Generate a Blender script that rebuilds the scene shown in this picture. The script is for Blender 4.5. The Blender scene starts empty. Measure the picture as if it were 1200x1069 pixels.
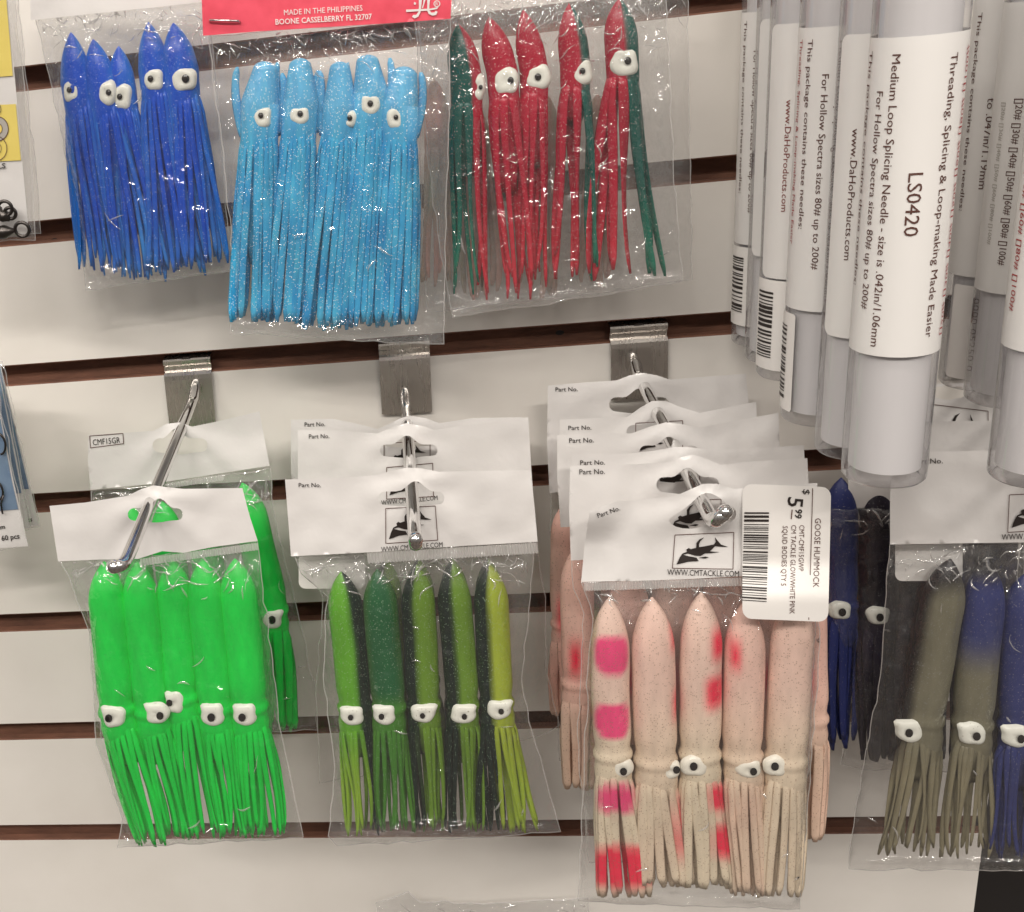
import bpy, bmesh, math, random
from mathutils import Vector, noise
from mathutils.geometry import delaunay_2d_cdt
random.seed(7)
sc = bpy.context.scene
COL = sc.collection
U = 0.001                                   # everything below is written in millimetres
# ---------------------------------------------------------------- camera
FPX, CX, CY = 1354.09, 600 - 321.21, 534.5 - 29.88
CAM = Vector((0.0, -579.54, 14.02)); PIT, YAW, ROL = 0.345943, -0.167081, -0.120573
_f = Vector((math.sin(YAW)*math.cos(PIT), math.cos(YAW)*math.cos(PIT), -math.sin(PIT)))
_r = Vector((math.cos(YAW), -math.sin(YAW), 0)); _u = _r.cross(_f)
RT = math.cos(ROL)*_r + math.sin(ROL)*_u; UP = -math.sin(ROL)*_r + math.cos(ROL)*_u; FW = _f
cam = bpy.data.cameras.new('camera'); co = bpy.data.objects.new('camera', cam); COL.objects.link(co); sc.camera = co
from mathutils import Matrix
m3 = Matrix((RT, UP, -FW)).transposed(); co.matrix_world = Matrix.Translation(CAM*U) @ m3.to_4x4()
cam.sensor_fit = 'HORIZONTAL'; cam.sensor_width = 36; cam.lens = FPX/1200*36
cam.shift_x = 321.21/1200; cam.shift_y = -29.88/1200; cam.clip_start = 0.01; cam.clip_end = 20
# ---------------------------------------------------------------- world, lamps, exposure
w = bpy.data.worlds.new('World'); sc.world = w; w.use_nodes = True
# the shop around the display: paler ceiling, mixed shelves at eye height, darker floor
_nt = w.node_tree; _bg = _nt.nodes['Background']; _tc = _nt.nodes.new('ShaderNodeTexCoord'); _sx = _nt.nodes.new('ShaderNodeSeparateXYZ')
_nt.links.new(_tc.outputs['Generated'], _sx.inputs[0]); _r = _nt.nodes.new('ShaderNodeValToRGB'); _nt.links.new(_sx.outputs['Z'], _r.inputs[0])
_mr = _nt.nodes.new('ShaderNodeMath'); _mr.operation = 'MULTIPLY_ADD'; _mr.inputs[1].default_value = .5; _mr.inputs[2].default_value = .5
_nt.links.new(_sx.outputs['Z'], _mr.inputs[0]); _nt.links.new(_mr.outputs[0], _r.inputs[0])
_e = _r.color_ramp.elements; _e[0].position = .25; _e[0].color = (.20, .16, .13, 1); _e[1].position = .75; _e[1].color = (.62, .58, .53, 1)
_q = _e.new(.5); _q.color = (.26, .23, .21, 1)
_n = _nt.nodes.new('ShaderNodeTexNoise'); _n.inputs['Scale'].default_value = 5; _n.inputs['Detail'].default_value = 4; _nt.links.new(_tc.outputs['Generated'], _n.inputs['Vector'])
_r2 = _nt.nodes.new('ShaderNodeValToRGB'); _r2.color_ramp.elements[0].position = .4; _r2.color_ramp.elements[0].color = (.55, .55, .55, 1); _r2.color_ramp.elements[1].position = .62; _r2.color_ramp.elements[1].color = (1.35, 1.35, 1.35, 1)
_nt.links.new(_n.outputs[0], _r2.inputs[0]); _m = _nt.nodes.new('ShaderNodeMix'); _m.data_type = 'RGBA'; _m.blend_type = 'MULTIPLY'; _m.inputs[0].default_value = 1
_nt.links.new(_r.outputs[0], _m.inputs[6]); _nt.links.new(_r2.outputs[0], _m.inputs[7]); _nt.links.new(_m.outputs[2], _bg.inputs[0]); _bg.inputs[1].default_value = .72
def lamp(name, loc, tgt, sx, sy, power, col):
    l = bpy.data.lights.new(name, 'AREA'); l.shape = 'RECTANGLE'; l.size = sx; l.size_y = sy; l.energy = power; l.color = col
    o = bpy.data.objects.new(name, l); COL.objects.link(o); o.location = loc
    o.rotation_euler = (Vector(tgt)-Vector(loc)).to_track_quat('-Z', 'Y').to_euler(); return o
for _p, _e in (((-0.7, -2.3, 1.75), 25), ((0.6, -2.9, 1.9), 30), ((-2.0, -1.9, 1.7), 15), ((1.9, -2.1, 1.5), 15), ((-0.1, -0.9, 1.5), 7)):
    lamp('ceiling_lamp', _p, (0.05, 0, -.25), 1.0, .09, _e*1.1, (1, .94, .865))
sc.view_settings.view_transform = 'Standard'; sc.view_settings.look = 'None'; sc.view_settings.exposure = .12; sc.view_settings.gamma = 1
sc.cycles.transparent_max_bounces = 20; sc.cycles.max_bounces = 6; sc.cycles.diffuse_bounces = 3; sc.cycles.glossy_bounces = 3; sc.cycles.adaptive_threshold = .03; sc.cycles.use_denoising = True
sc.cycles.caustics_reflective = False; sc.cycles.caustics_refractive = False

def ray(x, y): return FW + RT*((x-CX)/FPX) - UP*((y-CY)/FPX)
def P(x, y, d):                              # photo pixel -> the point of that ray on the vertical plane d mm in front of the wall
    r = ray(x, y); return CAM + r*((-d-CAM.y)/r.y)
def lin(c):
    return tuple(((v/255)/12.92 if v/255 <= .04045 else ((v/255+.055)/1.055)**2.4) for v in c)
def nz(x, y, z=0): return noise.noise(Vector((x, y, z)))
def lerp(a, b, t): return a+(b-a)*t
def sm(a, b, x):
    t = min(1, max(0, (x-a)/(b-a))); return t*t*(3-2*t)
# ---------------------------------------------------------------- materials
def mat(name, base=(.8, .8, .8), rough=.5, metal=0, spec=.5, sss=0, attr=False, coat=0):
    m = bpy.data.materials.new(name); m.use_nodes = True; nt = m.node_tree; b = nt.nodes['Principled BSDF']
    b.inputs['Base Color'].default_value = (*base, 1); b.inputs['Roughness'].default_value = rough; b.inputs['Metallic'].default_value = metal
    b.inputs['Specular IOR Level'].default_value = spec; b.inputs['Coat Weight'].default_value = coat
    return m, nt, b
def N(nt, t, **k):
    n = nt.nodes.new(t)
    for a, v in k.items(): setattr(n, a, v)
    return n
def tex(nt, kind, scale, det=3, rough=.5, stretch=None):
    tc = N(nt, 'ShaderNodeTexCoord'); out = tc.outputs['Object']
    if stretch:
        mp = N(nt, 'ShaderNodeMapping'); mp.inputs['Scale'].default_value = stretch; nt.links.new(out, mp.inputs[0]); out = mp.outputs[0]
    n = N(nt, kind); n.inputs['Scale'].default_value = scale
    if kind == 'ShaderNodeTexNoise': n.inputs['Detail'].default_value = det; n.inputs['Roughness'].default_value = rough
    nt.links.new(out, n.inputs['Vector']); return n
def ramp(nt, src, a, b, ca=(0, 0, 0, 1), cb=(1, 1, 1, 1)):
    r = N(nt, 'ShaderNodeValToRGB'); r.color_ramp.elements[0].position = a; r.color_ramp.elements[1].position = b
    r.color_ramp.elements[0].color = ca; r.color_ramp.elements[1].color = cb; nt.links.new(src, r.inputs[0]); return r
def bump(nt, src, b, dist, strength=1.0):
    n = N(nt, 'ShaderNodeBump'); n.inputs['Strength'].default_value = strength; n.inputs['Distance'].default_value = dist
    nt.links.new(src, n.inputs['Height']); nt.links.new(n.outputs[0], b.inputs['Normal']); return n

M = {}
m, nt, b = mat('white_laminate', (.80, .765, .715), .32, spec=.4); M['laminate'] = m
n = tex(nt, 'ShaderNodeTexNoise', 9, 5, .6); r = ramp(nt, n.outputs[0], .3, .75, (.83, .795, .75, 1), (.75, .71, .66, 1))
n3 = tex(nt, 'ShaderNodeTexNoise', 55, 4, .7); r3 = ramp(nt, n3.outputs[0], .73, .78, (1, 1, 1, 1), (.72, .66, .6, 1))
mx = N(nt, 'ShaderNodeMix', data_type='RGBA', blend_type='MULTIPLY'); mx.inputs[0].default_value = .5
nt.links.new(r.outputs[0], mx.inputs[6]); nt.links.new(r3.outputs[0], mx.inputs[7]); nt.links.new(mx.outputs[2], b.inputs['Base Color'])
n2 = tex(nt, 'ShaderNodeTexNoise', 260, 2); bump(nt, n2.outputs[0], b, .0001, .25)
m, nt, b = mat('fibreboard', (.2, .09, .055), .8); M['mdf'] = m
n = tex(nt, 'ShaderNodeTexNoise', 120, 6, .7, (.25, 1, 1)); r = ramp(nt, n.outputs[0], .3, .75, (.24, .105, .065, 1), (.10, .045, .03, 1)); nt.links.new(r.outputs[0], b.inputs['Base Color'])
bump(nt, n.outputs[0], b, .0012, .6)
m, nt, b = mat('dark_fixture', (.02, .018, .018), .4); M['dark'] = m
m, nt, b = mat('chrome', (.72, .71, .70), .07, 1); M['chrome'] = m
n = tex(nt, 'ShaderNodeTexNoise', 300, 3); r = ramp(nt, n.outputs[0], .4, .8, (.05,)*3+(1,), (.22,)*3+(1,)); nt.links.new(r.outputs[0], b.inputs['Roughness'])
m, nt, b = mat('brushed_steel', (.62, .585, .55), .3, 1); M['steel'] = m
n = tex(nt, 'ShaderNodeTexNoise', 500, 4, .6, (1, 1, .06)); r = ramp(nt, n.outputs[0], .3, .8, (.24,)*3+(1,), (.34,)*3+(1,)); nt.links.new(r.outputs[0], b.inputs['Roughness'])
m, nt, b = mat('card_white', (.78, .755, .74), .24, spec=.55); M['card'] = m
n = tex(nt, 'ShaderNodeTexNoise', 45, 4, .55); bump(nt, n.outputs[0], b, .0022, .28)
m, nt, b = mat('card_pink', lin((240, 88, 108)), .4); M['cardpink'] = m
n = tex(nt, 'ShaderNodeTexNoise', 120, 4); r = ramp(nt, n.outputs[0], .35, .7, (*lin((243, 92, 112)), 1), (*lin((228, 80, 98)), 1)); nt.links.new(r.outputs[0], b.inputs['Base Color'])
m, nt, b = mat('sticker_paper', (.85, .82, .79), .5); M['sticker'] = m
m, nt, b = mat('ink_black', (.025, .018, .016), .5); M['ink'] = m
m, nt, b = mat('ink_brown', (.10, .04, .03), .5); M['inkb'] = m
m, nt, b = mat('ink_red', (.35, .03, .03), .5); M['inkr'] = m
m, nt, b = mat('ink_rust', (.22, .05, .04), .5); M['inkr2'] = m
m, nt, b = mat('ink_white', (.85, .80, .78), .5); M['inkw'] = m
m, nt, b = mat('ink_yellow', lin((236, 214, 110)), .5); M['yellow'] = m
m, nt, b = mat('ink_grey', (.45, .42, .38), .5); M['inkg'] = m
m, nt, b = mat('tube_label', (.80, .78, .76), .38); M['label'] = m
n = tex(nt, 'ShaderNodeTexNoise', 25, 3); bump(nt, n.outputs[0], b, .001, .25)
m, nt, b = mat('tube_insert', (.86, .845, .85), .6); M['insert'] = m
m, nt, b = mat('dark_metal', (.10, .09, .085), .35, 1); M['swivel'] = m
m, nt, b = mat('eye_white', (.84, .84, .74), .25); M['eye'] = m
n = tex(nt, 'ShaderNodeTexNoise', 900, 2); r = ramp(nt, n.outputs[0], .70, .74, (.84, .84, .76, 1), (.35, .33, .25, 1)); nt.links.new(r.outputs[0], b.inputs['Base Color'])
m, nt, b = mat('pupil_black', (.012, .01, .01), .2); M['pupil'] = m

def film(name, haze=.07, gloss=1.0, bscale=110, bdist=.002, tint=(.97, .97, .97), hazecol=(.9, .88, .86), edge=.5):
    m = bpy.data.materials.new(name); m.use_nodes = True; nt = m.node_tree; nt.nodes.clear()
    out = N(nt, 'ShaderNodeOutputMaterial'); tr = N(nt, 'ShaderNodeBsdfTransparent'); tr.inputs[0].default_value = (*tint, 1)
    gl = N(nt, 'ShaderNodeBsdfGlossy'); gl.inputs['Roughness'].default_value = .06
    df = N(nt, 'ShaderNodeBsdfDiffuse'); df.inputs[0].default_value = (*hazecol, 1)
    tc = N(nt, 'ShaderNodeTexCoord'); wn = N(nt, 'ShaderNodeTexNoise'); wn.inputs['Scale'].default_value = bscale*.8; wn.inputs['Detail'].default_value = 3; nt.links.new(tc.outputs['Object'], wn.inputs['Vector'])
    ws = N(nt, 'ShaderNodeVectorMath', operation='MULTIPLY_ADD'); ws.inputs[1].default_value = (.035, .035, .035); nt.links.new(wn.outputs['Color'], ws.inputs[0]); nt.links.new(tc.outputs['Object'], ws.inputs[2])
    n = N(nt, 'ShaderNodeTexVoronoi'); n.inputs['Scale'].default_value = bscale; nt.links.new(ws.outputs[0], n.inputs['Vector'])
    n1 = N(nt, 'ShaderNodeTexVoronoi'); n1.inputs['Scale'].default_value = bscale*2.3; nt.links.new(ws.outputs[0], n1.inputs['Vector'])
    n2 = tex(nt, 'ShaderNodeTexNoise', bscale*.3, 2)
    at = N(nt, 'ShaderNodeAttribute'); at.attribute_name = 'crinkle'
    a0 = N(nt, 'ShaderNodeMath', operation='MULTIPLY_ADD'); a0.inputs[1].default_value = .28; nt.links.new(n1.outputs['Distance'], a0.inputs[0]); nt.links.new(n.outputs['Distance'], a0.inputs[2])
    mu = N(nt, 'ShaderNodeMath', operation='MULTIPLY'); nt.links.new(a0.outputs[0], mu.inputs[0]); nt.links.new(at.outputs['Fac'], mu.inputs[1])
    ad = N(nt, 'ShaderNodeMath', operation='ADD'); nt.links.new(mu.outputs[0], ad.inputs[0]); nt.links.new(n2.outputs[0], ad.inputs[1])
    bp = N(nt, 'ShaderNodeBump'); bp.inputs['Distance'].default_value = bdist; bp.inputs['Strength'].default_value = 1; nt.links.new(ad.outputs[0], bp.inputs['Height'])
    nt.links.new(bp.outputs[0], gl.inputs['Normal']); 
    fr = N(nt, 'ShaderNodeLayerWeight'); fr.inputs['Blend'].default_value = .5
    pw = N(nt, 'ShaderNodeMath', operation='POWER'); pw.inputs[1].default_value = 4.0; nt.links.new(fr.outputs['Facing'], pw.inputs[0])
    fm = N(nt, 'ShaderNodeMath', operation='MULTIPLY_ADD', use_clamp=True); fm.inputs[1].default_value = .75*gloss; fm.inputs[2].default_value = .066*gloss; nt.links.new(pw.outputs[0], fm.inputs[0])
    lw = N(nt, 'ShaderNodeLayerWeight'); lw.inputs['Blend'].default_value = .25
    hm = N(nt, 'ShaderNodeMath', operation='MULTIPLY_ADD', use_clamp=True); hm.inputs[1].default_value = edge*.6; nt.links.new(lw.outputs['Facing'], hm.inputs[0]); hc = N(nt, 'ShaderNodeMath', operation='MULTIPLY_ADD'); hc.inputs[1].default_value = .07; hc.inputs[2].default_value = haze; nt.links.new(at.outputs['Fac'], hc.inputs[0]); nt.links.new(hc.outputs[0], hm.inputs[2])
    m1 = N(nt, 'ShaderNodeMixShader'); m2 = N(nt, 'ShaderNodeMixShader')
    nt.links.new(hm.outputs[0], m1.inputs[0]); nt.links.new(tr.outputs[0], m1.inputs[1]); nt.links.new(df.outputs[0], m1.inputs[2])
    nt.links.new(fm.outputs[0], m2.inputs[0]); nt.links.new(m1.outputs[0], m2.inputs[1]); nt.links.new(gl.outputs[0], m2.inputs[2])
    nt.links.new(m2.outputs[0], out.inputs[0]); return m
M['film'] = film('clear_film', .008, 1.2, 62, .0125, (.99, .99, .99), edge=.03)
M['filmback'] = film('clear_film_back', .085, .6, 60, .008, edge=.1)
M['tube'] = film('clear_tube_plastic', .02, 1.3, 20, .0, (.93, .925, .93), (.50, .49, .51), edge=.8)
M['crease'] = film('film_crease', .24, 4.0, 60, .001, edge=.2)
M['weld'] = film('edge_weld', .32, 2.0, 90, .002, edge=.3)
M['seal'] = film('heat_seal', .38, 1.0, 90, .001, edge=.3)

def lure_mat(name, glit, rough=.33, dens=.0, gcol=(1, 1, 1), gscale=1500, transl=.12, bumpd=.0006):
    m, nt, b = mat(name, (.5, .5, .5), rough, spec=.38); 
    at = N(nt, 'ShaderNodeAttribute'); at.attribute_name = 'pigment'
    v = tex(nt, 'ShaderNodeTexVoronoi', gscale); v.inputs['Randomness'].default_value = 1
    # one cell in some carries a fleck: random cell colour gates it, distance keeps it small
    sep = N(nt, 'ShaderNodeSeparateColor'); nt.links.new(v.outputs['Color'], sep.inputs[0])
    g1 = N(nt, 'ShaderNodeMath', operation='GREATER_THAN'); g1.inputs[1].default_value = 1-dens; nt.links.new(sep.outputs[0], g1.inputs[0])
    g2 = N(nt, 'ShaderNodeMath', operation='LESS_THAN'); g2.inputs[1].default_value = .42; nt.links.new(v.outputs['Distance'], g2.inputs[0])
    g = N(nt, 'ShaderNodeMath', operation='MULTIPLY'); nt.links.new(g1.outputs[0], g.inputs[0]); nt.links.new(g2.outputs[0], g.inputs[1])
    gs = N(nt, 'ShaderNodeMath', operation='MULTIPLY'); gs.inputs[1].default_value = glit; nt.links.new(g.outputs[0], gs.inputs[0])
    n0 = tex(nt, 'ShaderNodeTexNoise', 130, 5, .6, (1, 1, .25)); rr = ramp(nt, n0.outputs[0], .3, .72, (.78,)*3+(1,), (1.12,)*3+(1,))
    mm = N(nt, 'ShaderNodeMix', data_type='RGBA', blend_type='MULTIPLY'); mm.inputs[0].default_value = .8
    nt.links.new(at.outputs['Color'], mm.inputs[6]); nt.links.new(rr.outputs[0], mm.inputs[7])
    mx = N(nt, 'ShaderNodeMix', data_type='RGBA'); nt.links.new(gs.outputs[0], mx.inputs[0]); nt.links.new(mm.outputs[2], mx.inputs[6]); mx.inputs[7].default_value = (*gcol, 1)
    nt.links.new(mx.outputs[2], b.inputs['Base Color'])
    n = tex(nt, 'ShaderNodeTexNoise', 220, 4, .6, (1, 1, .4)); bump(nt, n.outputs[0], b, bumpd, .8)
    tl = N(nt, 'ShaderNodeBsdfTranslucent'); nt.links.new(mm.outputs[2], tl.inputs[0])
    ms = N(nt, 'ShaderNodeMixShader'); ms.inputs[0].default_value = transl
    nt.links.new(b.outputs[0], ms.inputs[1]); nt.links.new(tl.outputs[0], ms.inputs[2]); nt.links.new(ms.outputs[0], nt.nodes['Material Output'].inputs[0]); return m
M['green'] = lure_mat('green_vinyl', .4, .42, .05, (.0, .30, .05), 1700, .12)
M['twotone'] = lure_mat('dark_green_yellow_vinyl', .75, .3, .07, (.45, .62, .42), 2300)
M['glow'] = lure_mat('glow_white_vinyl', .6, .35, .16, (.34, .19, .12), 1500, .14)
M['blue'] = lure_mat('blue_glitter_vinyl', .8, .3, .06, (.50, .62, .92), 2100, .14)
M['sky'] = lure_mat('light_blue_glitter_vinyl', .85, .2, .22, (.72, .92, .99), 1600, .15, .0012)
M['redgreen'] = lure_mat('red_green_glitter_vinyl', .7, .25, .07, (.8, .62, .62), 2000, .14)
M['grey'] = lure_mat('grey_blue_vinyl', .5, .35, .06, (.4, .4, .4), 2000, .14)

# ---------------------------------------------------------------- object helpers
ORG = {}
def props(o, label=None, cat=None, group=None, kind=None):
    if label: o['label'] = label
    if cat: o['category'] = cat
    if group: o['group'] = group
    if kind: o['kind'] = kind
    return o
def thing(name, label, cat, org, group=None, kind=None):
    o = bpy.data.objects.new(name, None); COL.objects.link(o); o.location = Vector(org)*U; o.empty_display_size = .01
    ORG[o.name] = Vector(org); return props(o, label, cat, group, kind)
def mk(name, vs, fs, material, parent=None, smooth=True, cols=None, crk=None, org=None, mats=None, fmi=None):
    o0 = ORG[parent.name] if parent else Vector(org or (0, 0, 0))
    me = bpy.data.meshes.new(name); me.from_pydata([tuple((Vector(v)-o0)*U) for v in vs], [], fs)
    if mats:
        for q in mats: me.materials.append(q)
        me.polygons.foreach_set('material_index', fmi)
    else: me.materials.append(material)
    if smooth: me.polygons.foreach_set('use_smooth', [True]*len(me.polygons))
    if cols:
        a = me.color_attributes.new('pigment', 'FLOAT_COLOR', 'POINT')
        a.data.foreach_set('color', [c for q in cols for c in (*q, 1)])
    if crk:
        a = me.attributes.new('crinkle', 'FLOAT', 'POINT'); a.data.foreach_set('value', crk)
    me.update()
    o = bpy.data.objects.new(name, me); COL.objects.link(o)
    if parent: o.parent = parent
    else: o.location = o0*U
    ORG[o.name] = o0
    return o
def tri2d(outline, holes=(), step=6, edge_step=None):
    """constrained triangulation of a 2-D outline with holes and a jittered inner grid"""
    edge_step = edge_step or step
    pts, edges = [], []
    def loop(pl):
        s = len(pts); dense = []
        for i, a in enumerate(pl):
            c = pl[(i+1) % len(pl)]; L = math.hypot(c[0]-a[0], c[1]-a[1]); n = max(1, int(L/edge_step))
            for k in range(n): dense.append((lerp(a[0], c[0], k/n), lerp(a[1], c[1], k/n)))
        pts.extend(dense); n = len(dense); edges.extend((s+i, s+(i+1) % n) for i in range(n)); return dense
    def inside(p, pl):
        r = False; j = len(pl)-1
        for i in range(len(pl)):
            if (pl[i][1] > p[1]) != (pl[j][1] > p[1]) and p[0] < (pl[j][0]-pl[i][0])*(p[1]-pl[i][1])/(pl[j][1]-pl[i][1])+pl[i][0]: r = not r
            j = i
        return r
    loop(outline)
    for h in holes: loop(h)
    nb = len(pts); x0 = min(p[0] for p in outline); x1 = max(p[0] for p in outline); y0 = min(p[1] for p in outline); y1 = max(p[1] for p in outline)
    y = y0+step*.5; row = 0
    border = pts[:nb]; cell = {}
    for p in border: cell.setdefault((int(p[0]//step), int(p[1]//step)), []).append(p)
    while y < y1:
        x = x0+step*(.5 if row % 2 else .1)
        while x < x1:
            p = (x, y)
            if inside(p, outline) and not any(inside(p, h) for h in holes):
                ci, cj = int(x//step), int(y//step); near = False
                for a in (-1, 0, 1):
                    for c in (-1, 0, 1):
                        for q in cell.get((ci+a, cj+c), ()):
                            if (q[0]-x)**2+(q[1]-y)**2 < (step*.45)**2: near = True
                if not near: pts.append(p)
            x += step
        y += step*.87; row += 1
    vo, eo, fo, *_ = delaunay_2d_cdt([Vector(p) for p in pts], edges, [], 0, 1e-4)
    vo = [tuple(v) for v in vo]; out = []
    for f in fo:
        c = (sum(vo[i][0] for i in f)/len(f), sum(vo[i][1] for i in f)/len(f))
        if inside(c, outline) and not any(inside(c, h) for h in holes): out.append(tuple(reversed(f)))
    return vo, out
def smooth_poly(pl, n=1):
    for _ in range(n):
        q = []
        for i, a in enumerate(pl):
            c = pl[(i+1) % len(pl)]; q += [(lerp(a[0], c[0], .25), lerp(a[1], c[1], .25)), (lerp(a[0], c[0], .75), lerp(a[1], c[1], .75))]
        pl = q
    return pl
def rrect(x0, y0, x1, y1, r, n=4):
    o = []
    for cx, cy, a0 in ((x1-r, y0+r, -90), (x1-r, y1-r, 0), (x0+r, y1-r, 90), (x0+r, y0+r, 180)):
        for k in range(n+1):
            a = math.radians(a0+90*k/n); o.append((cx+r*math.cos(a), cy+r*math.sin(a)))
    return o
def quadmap(q):                                # unit square -> quad TL,TR,BR,BL
    def f(u, v):
        a = (lerp(q[0][0], q[1][0], u), lerp(q[0][1], q[1][1], u)); c = (lerp(q[3][0], q[2][0], u), lerp(q[3][1], q[2][1], u))
        return (lerp(a[0], c[0], v), lerp(a[1], c[1], v))
    return f
_tc = {}
def text2d(s, off=0.0):
    if (s, off) in _tc: return _tc[(s, off)]
    c = bpy.data.curves.new('t', 'FONT'); c.body = s; c.size = 1; c.resolution_u = 2; c.offset = off
    o = bpy.data.objects.new('t', c); COL.objects.link(o); dg = bpy.context.evaluated_depsgraph_get(); dg.update()
    me = o.evaluated_get(dg).to_mesh(); vs = [(v.co.x, v.co.y) for v in me.vertices]; fs = [tuple(p.vertices) for p in me.polygons]
    o.evaluated_get(dg).to_mesh_clear(); bpy.data.objects.remove(o); bpy.data.curves.remove(c)
    x0 = min(v[0] for v in vs); x1 = max(v[0] for v in vs)
    vs = [((v[0]-x0)/(x1-x0), v[1]) for v in vs]; _tc[(s, off)] = (vs, fs, x1-x0); return _tc[(s, off)]
def text_on(F, s, a, c, h, material, parent, off=.004, name='lettering'):
    """s written along a->c in the 2-D coordinates of surface F, capitals h tall"""
    vs, fs, _ = text2d(s, off); dx, dy = c[0]-a[0], c[1]-a[1]; L = math.hypot(dx, dy); ux, uy = dy/L, -dx/L
    return mk(name, [F(a[0]+dx*x+ux*y*h/.7, a[1]+dy*x+uy*y*h/.7) for x, y in vs], fs, material, parent, smooth=False)
def flat_on(F, polys, material, parent, name, step=None):
    vs, fs = [], []
    for pl in polys:
        if step:
            v, f = tri2d(pl, (), step)
        else:
            v = pl; f = [tuple(range(len(pl)))]
        k = len(vs); vs += [F(*p) for p in v]; fs += [tuple(i+k for i in q) for q in f]
    return mk(name, vs, fs, material, parent, smooth=False)
def line_poly(a, c, t):
    L = math.hypot(c[0]-a[0], c[1]-a[1]); nx, ny = -(c[1]-a[1])/L*t/2, (c[0]-a[0])/L*t/2
    return [(a[0]+nx, a[1]+ny), (c[0]+nx, c[1]+ny), (c[0]-nx, c[1]-ny), (a[0]-nx, a[1]-ny)]
def sweep(path, radii, seg=12, cap=True):
    vs, fs = [], []; n = len(path); up = Vector((1, 0, 0.01))
    for i, p in enumerate(path):
        t = (path[min(n-1, i+1)]-path[max(0, i-1)]).normalized(); a = up-t*up.dot(t)
        if a.length < .05: a = Vector((0, 0, 1))-t*t.z
        a.normalize(); c = t.cross(a); up = a; r = radii[i] if isinstance(radii, (list, tuple)) else radii
        for k in range(seg):
            q = 2*math.pi*k/seg; vs.append(p+a*(r*math.cos(q))+c*(r*math.sin(q)))
    for i in range(n-1):
        for k in range(seg):
            j = (k+1) % seg; fs.append((i*seg+k, i*seg+j, (i+1)*seg+j, (i+1)*seg+k))
    if cap: fs.append(tuple(range(seg-1, -1, -1))); fs.append(tuple((n-1)*seg+k for k in range(seg)))
    return vs, fs
def merge(*parts):
    vs, fs = [], []
    for v, f in parts:
        k = len(vs); vs += list(v); fs += [tuple(i+k for i in q) for q in f]
    return vs, fs
def boxg(x0, x1, y0, y1, z0, z1):
    v = [Vector((x, y, z)) for z in (z0, z1) for y in (y0, y1) for x in (x0, x1)]
    return v, [(0, 2, 3, 1), (4, 5, 7, 6), (0, 1, 5, 4), (2, 6, 7, 3), (0, 4, 6, 2), (1, 3, 7, 5)]

# ---------------------------------------------------------------- the slatwall
XL, XR = -720, P(1144, 1045, 0).x
wall = thing('slat_wall', None, None, (0, 0, -300), kind='structure')
PITCH, GAP = 76.2, 10.6
for k in range(-4, 10):
    zt, zb = -PITCH*k-GAP, -PITCH*(k+1)
    prof = [(0, zt), (0, zb), (5.2, zb), (5.2, zb+7), (12, zb+7), (12, zt-7), (5.2, zt-7), (5.2, zt)]
    e = .7
    prof = [(0, zt-e), (0, zb+e), (e*.6, zb), (5.2, zb), (5.2, zb+7), (12, zb+7), (12, zt-7), (5.2, zt-7), (5.2, zt), (e*.6, zt)]
    n = len(prof); xs = [XL, XR]; vs = [Vector((x, y, z)) for x in xs for y, z in prof]
    fs = [(i, (i+1) % n, n+(i+1) % n, n+i) for i in range(n)]+[tuple(range(n-1, -1, -1)), tuple(range(n, 2*n))]
    fm = [0]+[1]*(n-1)+[1, 1]
    mk('slat', vs, fs, None, wall, smooth=False, mats=[M['laminate'], M['mdf']], fmi=fm)
v, f = boxg(XL, XR, 12.2, 19, -PITCH*10, PITCH*4); mk('backing_board', v, f, M['mdf'], wall, smooth=False)
v, f = boxg(XR+6, XR+900, 120, 130, -1500, 400); props(mk('back_wall', v, f, M['dark'], org=(XR+400, 120, -1000), smooth=False), kind='structure')

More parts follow.
